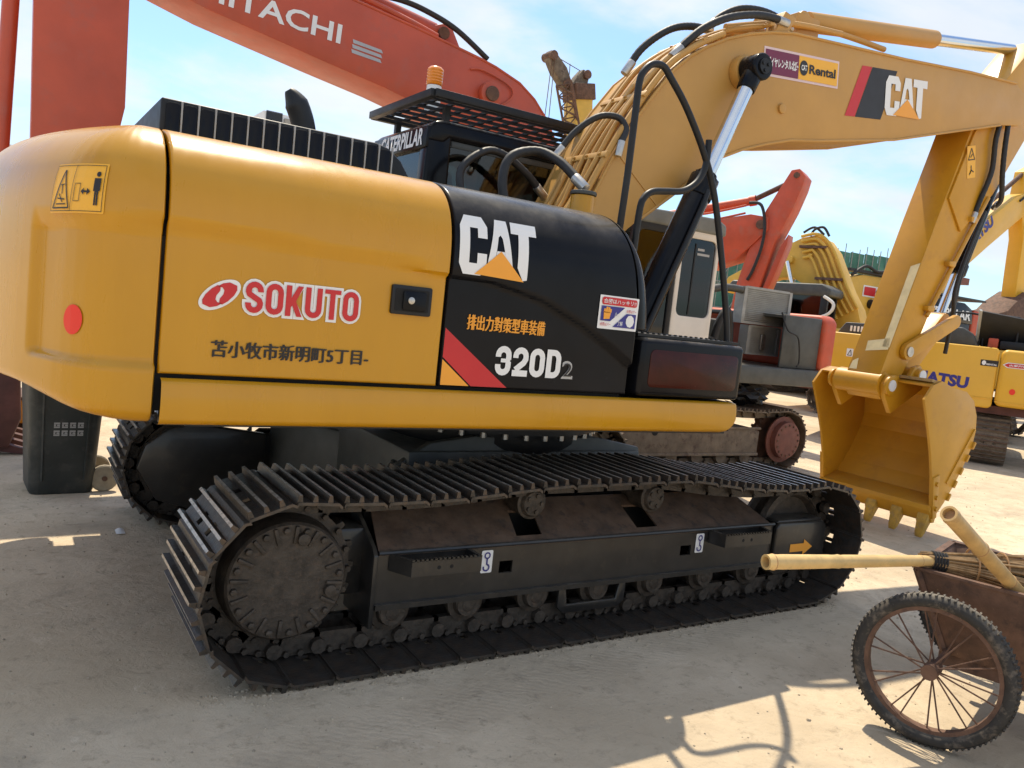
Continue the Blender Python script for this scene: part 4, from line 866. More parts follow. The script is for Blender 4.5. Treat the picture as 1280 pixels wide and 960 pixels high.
d = MB(); d.lathe((5.44, 2.02, .385), (0, -1, 0), [(0, .28), (.02, .28), (.03, .225), (.10, .22), (.105, .20), (.107, 0)], 36); d = d.build('final_drive', 'rustdisc', hx, ang=30)
q = MB()
for i in range(16): a = 2*PI*i/16; q.cyl((5.44+.185*math.cos(a), 1.92, .385+.185*math.sin(a)), (5.44+.185*math.cos(a), 1.905, .385+.185*math.sin(a)), .014, n=6)
q.build('cover_bolts', 'rustbrown', d)
P = []
for i in range(21):
    a = 2*PI*i/21
    for da, rr in ((-.1, .27), (-.04, .31), (.04, .31), (.1, .27)): P.append((5.44+rr*math.cos(a+da), .385+rr*math.sin(a+da)))
MB().prism(P, 2.18, 2.26).build('sprocket', 'rustbrown', hx)
for i in range(7): MB().cyl((2.55+i*.39, 2.06, .17), (2.55+i*.39, 2.4, .17), .085, n=14).build('track_roller', 'mudsteel', hx)
MB().box(2.9, 4.6, 2.5, 4.3, .35, .95).build('car_body', 'rustbrown', hx, .03)
MB().box(1.75, 6.02, 1.96, 4.75, 1.04, 1.245).build('deck', 'greyd', hx, .02)
# cab: white door with dark window, grey roof
c = MB(); c.prism([(2.72, 1.25), (2.72, 1.75), (2.80, 1.75), (2.80, 1.30), (3.40, 1.30), (3.40, 1.25)], 2.02, 2.98)
c.box(2.74, 3.98, 2.05, 2.95, 1.26, 1.30); hcab = c.build('cab', 'cabwhite', hx, .01)
def ringplate(outer, inner, y0, y1):
    b = MB(); n = len(outer); vs = [(x, y, z) for y in (y0, y1) for P in (outer, inner) for x, z in P]
    fs = []
    for i in range(n):
        j = (i+1) % n; fs += [(i, j, n+j, n+i), (2*n+i, 3*n+i, 3*n+j, 2*n+j), (i, 2*n+i, 2*n+j, j), (n+i, n+j, 3*n+j, 3*n+i)]
    return b.add(vs, fs)
ringplate(rrect(3.40, 3.99, 1.26, 2.66, .05, 4), rrect(3.46, 3.945, 1.72, 2.55, .07, 4), 2.0, 2.06).build('door', 'cabwhite', hcab, .008)
MB().prism(rrect(3.455, 3.95, 1.715, 2.555, .07, 4), 2.02, 2.03).build('door_window', 'glass2', hcab)
sl_ = MB(); sl_.box(3.64, 3.655, 2.012, 2.022, 1.74, 2.5); sl_.build('window_slider', 'blackmat', hcab)
ringplate(rrect(2.76, 3.395, 1.28, 2.66, .05, 4), rrect(2.83, 3.33, 1.36, 2.55, .07, 4), 2.0, 2.06).build('door_frame', 'blackmat', hcab, .008)
MB().box(2.83, 3.33, 2.02, 2.03, 1.36, 2.55).build('front_side_window', 'glass2', hcab)
MB().prism([(2.70, 2.62), (2.72, 2.72), (2.85, 2.77), (3.9, 2.80), (4.04, 2.74), (4.05, 2.62)], 1.98, 3.02).build('cab_roof', 'roofgrey', hcab, .03, seg=3)
MB().box(3.94, 4.0, 2.03, 2.12, 1.3, 2.64).build('cab_pillar', 'grey', hcab, .02); MB().box(3.94, 4.0, 2.88, 2.98, 1.3, 2.64).build('cab_pillar', 'grey', hcab, .02); MB().box(2.74, 2.80, 2.88, 2.98, 1.3, 2.64).build('cab_pillar', 'blackmat', hcab, .02)
MB().box(2.80, 3.98, 2.94, 2.95, 1.3, 2.62).build('rear_wall', 'blackmat', hcab)
MB().box(3.2, 3.6, 2.3, 2.75, 1.55, 1.7).build('seat', 'greyd', hcab, .04)
fs_ = side(2.02, .004)
for i in range(2): shape([rrect(3.68, 3.78+.08*i, 2.43-.05*i, 2.455-.05*i, .002)], fs_, 'silver', hcab, 'window_label')
lk = MB(); lk.prism(rrect(3.80, 3.95, 1.32, 1.50, .05, 5), 1.994, 2.0); lk = lk.build('lock_plate', 'cabwhite', hcab, .003); MB().box(3.85, 3.89, 1.988, 1.994, 1.39, 1.42).build('lock_slot', 'gap', lk)
# engine bay
e = MB(); e.box(4.1, 5.2, 2.75, 4.5, 1.245, 1.75); e.build('engine_block', 'greyd', hx, .05)
e = MB(); e.cyl((4.3, 2.5, 1.25), (4.3, 2.5, 1.95), .14, n=20); e.build('air_cleaner', 'blackmat', hx, .02)
e = MB(); e.cyl((4.18, 2.35, 1.70), (4.18, 2.35, 1.95), .10, .06, n=16); e.build('oil_filter', 'grey', hx, .02)
e = MB(); e.cyl((4.12, 2.1, 1.45), (4.12, 2.4, 1.45), .085, n=20); e.build('intake_pipe', 'blackmat', hx); 
MB().cyl((4.12, 2.095, 1.45), (4.12, 2.10, 1.45), .065, n=20).build('pipe_bore', 'gap', hx)
MB().tube([(4.05, 2.5, 1.92), (4.3, 2.45, 2.05), (4.6, 2.45, 2.12), (4.9, 2.45, 2.12), (5.05, 2.6, 2.08)], .045, 12, 6).build('coolant_pipe', 'greyd', hx)
MB().tube([(4.45, 2.4, 1.3), (4.5, 2.38, 1.65), (4.62, 2.38, 1.85), (4.75, 2.42, 1.6), (4.8, 2.45, 1.3)], .05, 12, 6).build('charge_pipe', 'rubber', hx)
MB().tube([(5.2, 2.06, 1.9), (5.27, 2.0, 1.7), (5.45, 1.98, 1.62), (5.55, 2.0, 1.35), (5.52, 2.0, 1.28)], .010, 6, 8).build('loose_cable', 'rubber', hx)
def radiator(x0, x1, z0, z1, y, name):
    b = MB(); b.box(x0, x0+.05, y, y+.14, z0, z1); b.box(x1-.05, x1, y, y+.14, z0, z1); b.box(x0+.05, x1-.05, y, y+.14, z1-.02, z1); b.box(x0+.05, x1-.05, y, y+.14, z0, z0+.02); b.box(x0+.05, x1-.05, y+.03, y+.11, z0+.02, z1-.02)
    o = b.build(name, 'grey', hx)
    fz = MB(); n = int((z1-z0)/.022)
    for i in range(n): fz.box(x0+.05, x1-.05, y+.008, y+.03, z0+.02+i*.022, z0+.030+i*.022)
    fz = fz.build('cooling_fins', 'grey', o); fz['kind'] = 'stuff'; return o
radiator(4.90, 5.76, 1.73, 2.17, 2.40, 'oil_cooler'); radiator(5.07, 5.66, 1.36, 1.715, 2.42, 'condenser')
p = MB(); p.prism(rrect(5.30, 5.38, 1.42, 1.62, .03, 4), 2.40, 2.418); p.build('receiver_bottle', 'steelfit', hx, .01)
MB().box(5.28, 5.96, 2.06, 2.09, 1.25, 1.88).build('side_panel', 'greyd', hx, .01); MB().box(5.30, 5.96, 2.09, 4.5, 1.84, 1.88).build('bay_cover', 'greyd', hx, .01)
MB().prism([(2.02, 1.24), (2.02, 1.85), (2.10, 1.93), (4.5, 1.93), (4.6, 1.85), (4.6, 1.24)], 5.97, 6.22, 'yz').build('counterweight', 'red2', hx, .05, seg=4)
# boom, arm cylinder, stick, bucket
HB = [(2.95, 1.55), (2.80, 2.3), (2.55, 3.15), (2.40, 3.48), (2.28, 3.65), (2.10, 3.82), (1.90, 3.94), (1.60, 4.03), (1.40, 4.07), (.67, 4.18), (.02, 4.26), (-1.2, 4.42), (-2.1, 4.48), (-2.3, 4.42), (-2.32, 4.2), (-2.15, 4.06), (-1.24, 3.83), (-.23, 3.66), (.41, 3.56), (.9, 3.46), (1.3, 3.30), (1.65, 2.95), (2.0, 2.3), (2.4, 1.5)]
hb = MB().prism(HB, 3.1, 3.68).build('boom', 'red', hx, .008, ang=25)
MB().tube([(x, 3.11, z+.012) for x, z in HB[3:12]], .016, 8).build('boom_pipe', 'red', hb)
MB().cyl((1.54, 3.03, 3.75), (1.54, 3.1, 3.75), .12, n=28).build('pin_boss', 'red', hb, .006); MB().cyl((1.54, 3.0, 3.75), (1.54, 3.03, 3.75), .075, n=20).build('pin_cap', 'rustbrown', hb, .006)
MB().prism([(.85, 4.14), (.95, 4.33), (1.06, 4.38), (1.17, 4.34), (1.35, 4.06)], 3.30, 3.48).build('cylinder_lug', 'red', hb, .01)
MB().cyl((1.06, 3.27, 4.28), (1.06, 3.51, 4.28), .06, n=18).build('lug_pin', 'rustbrown', hb)
MB().cyl((1.0, 3.39, 4.29), (-1.4, 3.39, 4.62), .095, n=22).build('arm_cylinder', 'red', hb, .01); MB().cyl((-1.4, 3.39, 4.62), (-2.35, 3.39, 4.80), .06, n=16).build('arm_cylinder_rod', 'chrome', hb)
MB().tube([(.2, 3.25, 4.42), (.55, 3.22, 4.44), (.85, 3.2, 4.40), (1.15, 3.16, 4.30), (1.5, 3.12, 4.10)], .028, 10, 6).build('boom_hose', 'rubber', hb)
MB().tube([(-.9, 3.2, 4.42), (.0, 3.2, 4.36), (.6, 3.2, 4.27), (.95, 3.2, 4.2)], .03, 10, 6).build('boom_pipe', 'red', hb)
MB().tube([(1.3, 3.09, 3.95), (1.45, 3.085, 3.97), (1.75, 3.085, 3.9), (1.82, 3.085, 3.8), (1.7, 3.085, 3.68)], .009, 6, 6).build('grease_line', 'red', hb)
hf = side(3.1, .004)
text('HITACHI', rot(hf, -.5, 3.9, R(-3)), (-1.30, -.06, 3.865, 4.04), 'white', hb, .018)
for i in range(3): shape([[(.06, 3.875-.045*i), (.36, 3.875-.045*i), (.34, 3.903-.045*i), (.05, 3.908-.045*i)]], rot(hf, .2, 3.85, R(-4)), 'silver', hb, 'stripe_mark')
MB().prism([(-2.25, 4.9), (-2.45, 4.9), (-2.50, 4.3), (-2.46, 2.8), (-2.42, .95), (-2.15, .95), (-1.95, 2.0), (-1.80, 2.9), (-1.82, 3.9), (-1.98, 4.4)], 3.17, 3.62).build('stick', 'red', hx, .01)
MB().cyl((-2.62, 3.39, 4.3), (-2.66, 3.39, 1.9), .06, n=16).build('bucket_cylinder', 'red', hx)
bk = [(-2.30, .95), (-2.55, 1.02), (-2.95, .85), (-3.15, .55), (-3.05, .25), (-2.8, .06), (-2.5, .06), (-2.42, .30), (-2.44, .65)]
MB().prism(bk, 3.05, 4.05).build('bucket', 'maroon', hx, .03)
for i in range(4): MB().prism([(-2.56, .10), (-2.36, .04), (-2.30, .02), (-2.36, .0), (-2.58, .03)], 3.1+i*.28, 3.19+i*.28).build('bucket_tooth', 'maroon', hx)
# dark wrapped bundle lying on its track
def lump(name, c, r, m, seed, n=3, flat=(1, 1, 1)):
    rnd = random.Random(seed); bm = bmesh.new(); bmesh.ops.create_icosphere(bm, subdivisions=n, radius=1)
    for v in bm.verts:
        k_ = 1+.22*math.sin(v.co.x*5+seed)*math.cos(v.co.y*6+seed*2)+.12*math.sin(v.co.z*9+v.co.x*7)+rnd.uniform(-.05, .05)
        v.co = Vector((c[0]+v.co.x*r*flat[0]*k_, c[1]+v.co.y*r*flat[1]*k_, c[2]+v.co.z*r*flat[2]*k_))
    me = bpy.data.meshes.new(name); bm.to_mesh(me); bm.free(); me.materials.append(M[m]); return link(name, me)
tag(lump('plastic_bundle', (4.95, 2.2, .90), .2, 'black', 3, flat=(1.5, .9, .62)), 'crumpled black plastic bundle lying on the rusty track behind', 'bundle')

# ================================================================== red excavator whose arm is folded at the elbow
rx = thing('excavator', 'orange-red excavator with folded elbow arm behind the open engine bay', 'excavator', (7.6, 4.6, 0), R(-65))
rb = MB().prism([(-4.6, 1.5), (-4.2, 2.6), (-3.2, 3.15), (-2.2, 3.25), (-.97, 3.34), (-.2, 3.48), (.08, 3.44), (.10, 3.25), (-.10, 3.02), (-.35, 2.76), (-.87, 2.56), (-2.2, 2.40), (-3.3, 2.2), (-4.0, 1.5)], -.24, .24).build('boom', 'red2', rx, .01)
ra = MB().prism([(.26, 4.03), (.33, 4.17), (.45, 4.19), (.55, 4.08), (.52, 3.90), (.42, 3.56), (.22, 3.05), (.07, 2.36), (.0, 1.7), (-.36, 1.7), (-.29, 2.39), (-.19, 2.85), (.02, 3.55)], -.21, .21).build('stick', 'red2', rx, .012)
MB().prism([(.08, 2.2), (.14, 2.45), (.30, 3.0), (.40, 3.2), (.40, 3.05), (.28, 2.6), (.16, 2.2)], -.15, .15).build('stick_rib', 'red', ra, .008)
MB().cyl((-.02, -.27, 3.32), (-.02, .27, 3.32), .07, n=18).build('elbow_pin', 'rustbrown', ra); MB().cyl((.42, -.23, 4.09), (.42, .23, 4.09), .045, n=16).build('head_pin', 'rustbrown', ra)
MB().cyl((-1.9, 0, 3.42), (-.30, 0, 3.72), .07, n=16).build('arm_cylinder', 'red2', rb); MB().cyl((-.32, 0, 3.716), (-.22, 0, 3.735), .085, n=16).build('cylinder_gland', 'red2', rb); MB().cyl((-.3, 0, 3.72), (.36, 0, 4.06), .042, n=14).build('cylinder_rod', 'rustbrown', rb)
MB().tube([(-.25, -.22, 3.66), (-.05, -.25, 3.62), (.05, -.26, 3.3), (.04, -.26, 2.95), (-.05, -.25, 2.6), (-.12, -.24, 2.45)], .025, 8, 6).build('arm_hose', 'rubber', ra)
for z in (3.62, 3.5): MB().tube([(-1.8, -.2, z-.28), (-.9, -.2, z-.14), (-.3, -.2, z)], .018, 8, 4).build('boom_pipe', 'red2', rb)
def rough_base(root, x0, m, n=30, zt=2.0, cabside=1, cabm='blackmat'):
    """house, counterweight, cab, tracks of a machine mostly hidden by others; x0 is the swing centre"""
    MB().box(x0-1.9, x0+1.2, -1.3, 1.3, 1.05, zt).build('house', m, root, .08, seg=3); MB().prism(rrect(x0-2.6, x0-1.92, -1.3, 1.3, .3, 5), 1.0, zt+.02, 'xy').build('counterweight', m, root, .06, seg=3)
    cy = .85*cabside; c = MB().box(x0-.1, x0+1.5, cy-.45, cy+.45, 1.2, 2.05).build('cab', cabm, root, .04)
    MB().box(x0-.15, x0+1.5, cy-.48, cy+.48, 2.66, 2.80).build('cab_roof', cabm, c, .05, seg=3)
    for px_ in (x0-.08, x0+1.38):
        for py in (cy-.43, cy+.35): MB().box(px_, px_+.1, py, py+.08, 2.05, 2.67).build('cab_pillar', cabm, c)
    for py in (cy-.42, cy+.41): MB().box(x0, x0+1.4, py, py+.01, 2.05, 2.67).build('cab_window', 'glass', c)
    P = track_path(x0-1.7, x0+1.7, .35, .35, .38, .38, .03, [(x0+.6, .74), (x0-.6, .74)])
    s_ = make_track(root, P, n, -1.1, .6, MT, 'mudsteel', None, False); make_track(root, P, n, 1.1, .6, MT, 'mudsteel', s_, False)
    MB().box(x0-1.5, x0+1.5, -1.2, 1.2, .3, .62).build('car_body', 'mudsteel', root, .03)
rough_base(rx, -5.2, 'red2', 30)

# ================================================================== yellow excavator with piped boom
yx = thing('excavator', 'yellow excavator with many boom pipes and dark cab, behind red arm', 'excavator', (16.2, 8.4, 0), 0, None, True)
YB = [(15.9, 1.7), (15.5, 2.45), (15.1, 2.85), (14.75, 3.3), (14.4, 3.75), (14.05, 4.02), (13.7, 4.12), (13.2, 4.05), (12.5, 3.8), (10.5, 3.0), (10.3, 2.7), (10.6, 2.6), (12.3, 3.05), (13.0, 3.1), (13.6, 2.9), (14.3, 2.2), (15.0, 1.5)]
YB = [(13.1+(x-13.1)*.66, z) for x, z in YB]
yb = MB().prism(YB, 8.0, 8.6).build('boom', 'yellowfar', yx, .01)
YO = off(YB[1:9], -.05)
for i, dd_ in enumerate((-.02, .10, .22, .36, .50)): MB().tube([(x, 7.93, z) for x, z in off(YB[1:8], dd_)], .036, 8, 4).build('boom_pipe', 'yellowfar', yb)
for k_ in (2, 4): x, z = YO[k_]; MB().box(x-.6, x+.05, 7.88, 7.99, z-.26, z-.20).build('pipe_clamp', 'rustbrown', yb)
MB().tube([(13.8, 8.0, 4.1), (13.65, 7.98, 4.3), (13.45, 7.98, 4.25), (13.35, 8.0, 4.1)], .03, 8, 6).build('boom_hose', 'rubber', yb); MB().tube([(13.6, 8.2, 4.16), (13.35, 8.2, 4.33), (13.1, 8.2, 4.2)], .03, 8, 6).build('boom_hose', 'rubber', yb)
MB().cyl((12.95, 7.85, 3.5), (12.95, 8.0, 3.5), .10, n=18).build('pin_boss', 'yellowfar', yb); MB().cyl((12.95, 7.8, 3.45), (13.25, 7.8, 2.6), .055, n=14).build('cylinder_rod', 'chrome', yx); MB().cyl((13.25, 7.8, 2.6), (13.6, 7.8, 1.6), .09, n=14).build('boom_cylinder', 'yellowfar', yx)
c = MB().box(12.0, 14.3, 6.9, 7.75, 1.2, 2.15).build('cab', 'yellowfar', yx, .05)
MB().prism([(11.95, 2.72), (12.05, 2.86), (14.2, 2.90), (14.4, 2.80), (14.4, 2.62), (11.95, 2.60)], 6.85, 7.8).build('cab_roof', 'greyd', c, .05, seg=3)
MB().box(12.55, 12.72, 6.86, 6.95, 2.1, 2.75).build('cab_pillar', 'yellowfar', c, .02); MB().box(14.2, 14.36, 6.88, 6.98, 2.1, 2.65).build('cab_pillar', 'blackmat', c, .02); MB().box(12.0, 12.1, 7.6, 7.7, 2.1, 2.7).build('cab_pillar', 'blackmat', c); MB().box(14.2, 14.3, 7.6, 7.7, 2.1, 2.7).build('cab_pillar', 'blackmat', c)
MB().box(12.72, 14.2, 6.9, 6.91, 2.1, 2.62).build('cab_window', 'glass2', c); MB().box(12.72, 14.2, 7.68, 7.69, 2.1, 2.62).build('cab_window', 'glass2', c)
MB().tube([(12.75, 6.85, 2.2), (12.95, 6.82, 2.55), (13.25, 6.82, 2.5), (13.35, 6.82, 2.2)], .02, 6, 6).build('cab_hose', 'rubber', yx); MB().tube([(14.3, 6.8, 2.62), (14.55, 6.75, 2.45), (14.4, 6.75, 2.2), (13.7, 6.75, 2.0)], .035, 8, 6).build('pale_hose', 'cabwhite', yx)
MB().box(13.0, 18.2, 6.95, 9.7, 1.05, 1.95).build('house', 'yellowfar', yx, .08, seg=3)
YP = track_path(14.5, 17.9, .35, .35, .38, .38, .03, [(16.8, .74), (15.6, .74)])
s_ = make_track(yx, YP, 30, 7.25, .6, MT, 'mudsteel', None, False); make_track(yx, YP, 30, 9.45, .6, MT, 'mudsteel', s_, False); MB().box(14.7, 17.7, 7.1, 9.5, .3, .8).build('car_body', 'mudsteel', yx)
yx.rotation_euler = (0, 0, R(-72)); pv = Vector((13.75, 8.2, 0)); yx.location = Vector((14.0, 8.3, 0))+Matrix.Rotation(R(-72), 3, 'Z') @ (Vector((16.2, 8.4, 0))-pv)

# yellow machine with a red and white sign, farther off
gx = thing('excavator', 'distant yellow excavator body carrying a small red and white sign', 'excavator', (18.6, 10.6, 0), 0, None, True)
MB().prism([(17.0, 2.1), (16.9, 3.1), (17.35, 3.5), (17.9, 3.62), (20.6, 3.66), (20.8, 3.2), (20.5, 2.1)], 10.0, 11.2).build('boom', 'yellowfar', gx, .03)
MB().box(16.6, 21.0, 9.8, 12.2, 1.0, 2.1).build('house', 'greyd', gx, .06); GP = track_path(17.0, 20.2, .35, .35, .38, .38, .03, [(18.6, .74)])
s_ = make_track(gx, GP, 28, 10.0, .6, MT, 'mudsteel', None, False); make_track(gx, GP, 28, 12.0, .6, MT, 'mudsteel', s_, False)
MB().tube([(17.3, 9.95, 3.55), (17.8, 9.9, 3.85), (18.4, 9.9, 3.75), (19.2, 9.95, 3.9)], .045, 8, 6).build('boom_hose', 'rubber', gx); MB().box(17.2, 20.0, 9.93, 10.2, 3.66, 3.74).build('pipe_run', 'rubber', gx)
sg = side(10.0, .01); sg2 = side(10.0, .02); shape([rrect(17.95, 18.75, 3.02, 3.34, .02)], sg, 'white', gx, 'sign_plate'); shape([rrect(18.0, 18.52, 3.06, 3.30, .02)], sg2, 'stickred', gx, 'sign_panel'); shape([ell(18.62, 3.18, .08, .09, 16)], sg2, 'ink', gx, 'sign_badge')
MB().cyl((18.35, 9.86, 2.82), (18.35, 10.0, 2.84), .13, n=16).build('work_lamp', 'blackmat', gx)

# ================================================================== golden excavator with KOMATSU lettering on its side
kx = thing('excavator', 'golden yellow excavator with large blue lettering on its flat side, behind the bucket', 'excavator', (10.2, 1.8, 0), R(-63))
h = MB().prism(rrect(-3.2, -.24, .88, 1.80, .07, 5), 0, 2.5).build('house', 'komyel', kx, .03, seg=3); MB().box(-3.2, -.27, -.012, .0, 1.02, 1.035).build('panel_crease', 'komyel', h)
MB().prism(rrect(-.215, 1.0, .93, 1.79, .09, 5), -.04, 2.5).build('counterweight', 'komyel', kx, .06, seg=4); MB().box(-.21, .9, -.05, .1, .99, 1.005).build('counterweight_crease', 'komyel', kx)
MB().box(-3.1, .8, .15, 2.4, .80, .92).build('belly_plate', 'maroon', kx)
kf = lambda u, v: (u, -.005, v); kf2 = lambda u, v: (u, -.045, v); kf3 = lambda u, v: (u, -.050, v); kf4 = lambda u, v: (u, -.009, v)
text('KOMATSU', rot(kf, -1.0, 1.25, R(-2.5)), (-1.68, -.585, 1.15, 1.335), 'blue', h, .05); shape([rrect(-.47, -.235, 1.515, 1.605, .006)], kf, 'ink', h, 'rental_label'); text('RENTAL', kf4, (-.39, -.25, 1.53, 1.555), 'white', h, .03); shape([ell(-.425, 1.56, .028, .034, 16)], kf4, 'white', h, 'label_badge')
shape([[(-.18, 1.56), (-.12, 1.52), (.16, 1.52), (.22, 1.56), (.16, 1.60), (-.12, 1.60)]], kf2, 'white', kx, 'arrow_sign'); shape([[(-.16, 1.56), (-.11, 1.532), (.15, 1.532), (.2, 1.56), (.15, 1.588), (-.11, 1.588)]], kf3, 'stickred', kx, 'arrow_panel'); text('火気厳禁', lambda u, v: (u, -.054, v), (-.10, .14, 1.545, 1.576), 'white', kx, .03)
shape([ell(-.005, 1.17, .04, .045, 20)], kf2, 'dotred', kx, 'red_dot'); shape([rrect(-2.38, -2.28, 1.42, 1.55, .004)], kf, 'white', h, 'sticker'); shape(stroke([(-2.36, 1.44), (-2.30, 1.44), (-2.32, 1.53), (-2.36, 1.44)], .01), kf4, 'ink', h, 'sticker_mark')
MB().prism([(-1.35, 1.79), (-1.33, 2.0), (-1.25, 2.07), (-.78, 2.07), (-.62, 1.98), (-.54, 1.79)], .25, 1.6).build('engine_cover', 'greyd', kx, .03, seg=3)
MB().prism([(-2.62, 1.79), (-2.5, 1.98), (-1.95, 2.0), (-1.85, 1.79)], .3, 1.3).build('hood_louvre', 'greyd', kx, .02); l_ = MB()
for i in range(8): MB().box(-2.42+i*.055, -2.40+i*.055+.012, .285, .298, 1.84, 1.93).build('louvre_slat', 'white', kx)
ho = MB().obox((.02, .55, 2.02), ((1, .25, -.12), (-.3, 1, .6), (0, -.5, .85)), (.62, .02, .30)).build('open_hood', 'blackmat', kx, .01)
for sx in (-1, 1): MB().obox((.02+sx*.60, .55+sx*.15, 2.02-sx*.07), ((1, .25, -.12), (-.3, 1, .6), (0, -.5, .85)), (.018, .03, .31)).build('hood_rim', 'grey', ho)
MB().cyl((-.45, .5, 1.78), (-.30, .5, 2.05), .012, n=8).build('hood_strut', 'blackmat', ho); MB().box(-.42, -.28, .4, .6, 1.79, 1.95).build('red_reservoir', 'red2', kx, .02); MB().box(-.26, .2, .4, .7, 1.79, 1.92).build('black_reservoir', 'blackmat', kx, .02)
for u_ in (-1.6, -1.0, -.5): MB().tube([(u_, .5, 1.79), (u_, .5, 2.24), (u_+.05, .5, 2.3), (u_+.4, .5, 2.3), (u_+.45, .5, 2.24), (u_+.45, .5, 1.79)], .016, 8, 4).build('guard_rail', 'blackmat', kx)
MB().box(-.52, .5, .75, 1.7, 1.79, 2.12).build('radiator_housing', 'greyd', kx, .03); MB().cyl((-1.7, .9, 1.79), (-1.7, .9, 2.35), .06, n=14).build('exhaust_pipe', 'rustbrown', kx)
KP = track_path(.35, 3.2, .36, .36, .39, .39, .03, [(2.4, .76), (1.2, .76)])
s_ = make_track(kx, KP, 34, .20, .50, MT, 'mudsteel', None, False); LAST[0].rotation_euler = (0, 0, PI/2); LAST[0].location = (-.0, .1, 0)
make_track(kx, KP, 34, 2.3, .50, MT, 'mudsteel', s_, False); LAST[0].rotation_euler = (0, 0, PI/2); LAST[0].location = (0, .1, 0)
MB().box(-2.2, -.3, .6, 3.1, .3, .8).build('car_body', 'blackmat', kx)
# machine right behind it: only a track and its dark house show
tx = thing('excavator', 'dark excavator standing just behind the golden one, track showing', 'excavator', (13.9, 2.25, 0), R(27))
TP2 = track_path(.0, 3.2, .36, .36, .39, .39, .03, [(2.2, .76), (1., .76)])
s_ = make_track(tx, TP2, 34, -.2, .55, MT, 'mudsteel', None, False); make_track(tx, TP2, 34, -2.4, .55, MT, 'mudsteel', s_, False); MB().box(.2, 3., -2.3, -.2, .3, .9).build('car_body', 'blackmat', tx); MB().box(-.6, 3.6, -2.7, .1, 1.0, 1.75).build('house', 'greyd', tx, .05)

# black cab with beacon, farther back; red hood beside it
lx = thing('excavator', 'black-cabbed excavator with orange beacon seen between arm and red hood', 'excavator', (21.4, 9.6, 0), 0, None, True)
c = MB().box(18.9, 21.9, 9.0, 10.2, 1.2, 2.65).build('cab', 'blackmat', lx, .05); MB().prism([(18.85, 2.6), (18.95, 3.1), (19.2, 3.2), (21.4, 3.2), (21.8, 3.05), (21.95, 2.6)], 8.95, 10.25).build('cab_roof', 'black', c, .05)
text('CATERPILLAR', side(8.95, .01), (18.95, 21.75, 2.70, 2.98), 'white', c, .03) 
MB().box(19.0, 22.4, 8.9, 10.4, 3.30, 3.36).build('roof_guard', 'blackmat', c, .01); MB().cyl((20.9, 9.5, 3.2), (20.9, 9.5, 3.35), .04, n=8).build('beacon_post', 'blackmat', c); MB().cyl((21.1, 9.3, 3.36), (21.1, 9.3, 3.78), .17, n=16).build('beacon', 'amber', c, .03)
MB().box(18.6, 22.4, 9.4, 12.2, 1.0, 2.2).build('house', 'yellowfar', lx, .06)
LP_ = track_path(18.9, 22.2, .35, .35, .38, .38, .03, [(20.6, .74)]); s_ = make_track(lx, LP_, 28, 9.8, .6, MT, 'mudsteel', None, False); make_track(lx, LP_, 28, 11.8, .6, MT, 'mudsteel', s_, False)
ox = thing('excavator', 'excavator with rounded orange-red engine hood beside the black cab', 'excavator', (23.2, 9.6, 0), 0, None, True)
MB().prism([(22.0, 2.0), (22.0, 3.05)]+[(22.0+1.35*math.sin(t), 2.0+1.05*math.cos(t)) for t in lin(.15, PI/2, 12)], 9.0, 10.6).build('engine_hood', 'red2', ox, .05, seg=3); MB().box(21.8, 26.0, 9.05, 11.6, 1.0, 2.0).build('house', 'red2', ox, .08)
text('KOB', rot(side(9.0, .01), 22.6, 2.5, R(-28)), (22.35, 22.95, 2.38, 2.6), 'ink', ox, .03)
OP_ = track_path(22.2, 25.6, .35, .35, .38, .38, .03, [(24, .74)]); s_ = make_track(ox, OP_, 28, 9.4, .6, MT, 'mudsteel', None, False); make_track(ox, OP_, 28, 11.4, .6, MT, 'mudsteel', s_, False)

# excavator at the far right whose boom reads KOMATSU, with rusty bucket
fx = thing('excavator', 'yellow excavator with raised blue-lettered boom and rust-brown bucket, far right', 'excavator', (18.4, 9.5, 0), 0, None, True)
b = MB().prism([(19.6, 2.8), (20.0, 3.7), (20.85, 4.68), (22.0, 5.55), (23.7, 6.7), (24.8, 7.1), (24.9, 6.6), (22.5, 4.98), (21.2, 4.05), (20.4, 3.2), (20.1, 2.6)], 9.2, 9.75).build('boom', 'komyel', fx, .02)
text('KOMATSU', rot(side(9.2, .015), 21.0, 4.5, R(39.5)), (20.95, 23.05, 4.36, 4.70), 'blue', b, .05)
MB().prism([(24.2, 6.5), (24.3, 7.6), (24.9, 7.9), (25.9, 6.8), (25.8, 4.6), (25.5, 3.6), (24.7, 3.5), (24.65, 4.2), (24.6, 5.5)], 9.25, 9.7).build('stick', 'komyel', fx, .02)
MB().cyl((21.6, 9.48, 5.55), (24.6, 9.48, 7.7), .07, n=12).build('arm_cylinder_rod', 'rustbrown', fx)
MB().tube([(23.9, 9.18, 6.6), (24.3, 9.15, 6.8), (24.6, 9.15, 6.4), (24.6, 9.15, 5.8), (24.9, 9.15, 5.6)], .035, 6, 6).build('arm_hose', 'rubber', fx)
shape([rrect(24.8, 25.0, 5.1, 5.35, .01)], side(9.25, .01), 'white', fx, 'sticker')
MB().prism([(22.4, 2.55), (22.9, 2.95), (23.9, 3.2), (24.3, 3.5), (25.1, 3.9), (25.8, 3.5), (26.0, 2.7), (25.5, 2.2), (23.0, 2.3)], 9.0, 10.0).build('bucket', 'rustbrown', fx, .03)
MB().prism([(25.5, 3.9), (26.1, 3.5), (26.4, 4.2), (26.1, 4.5)], 9.2, 9.7).build('bucket_link', 'rustbrown', fx, .02)
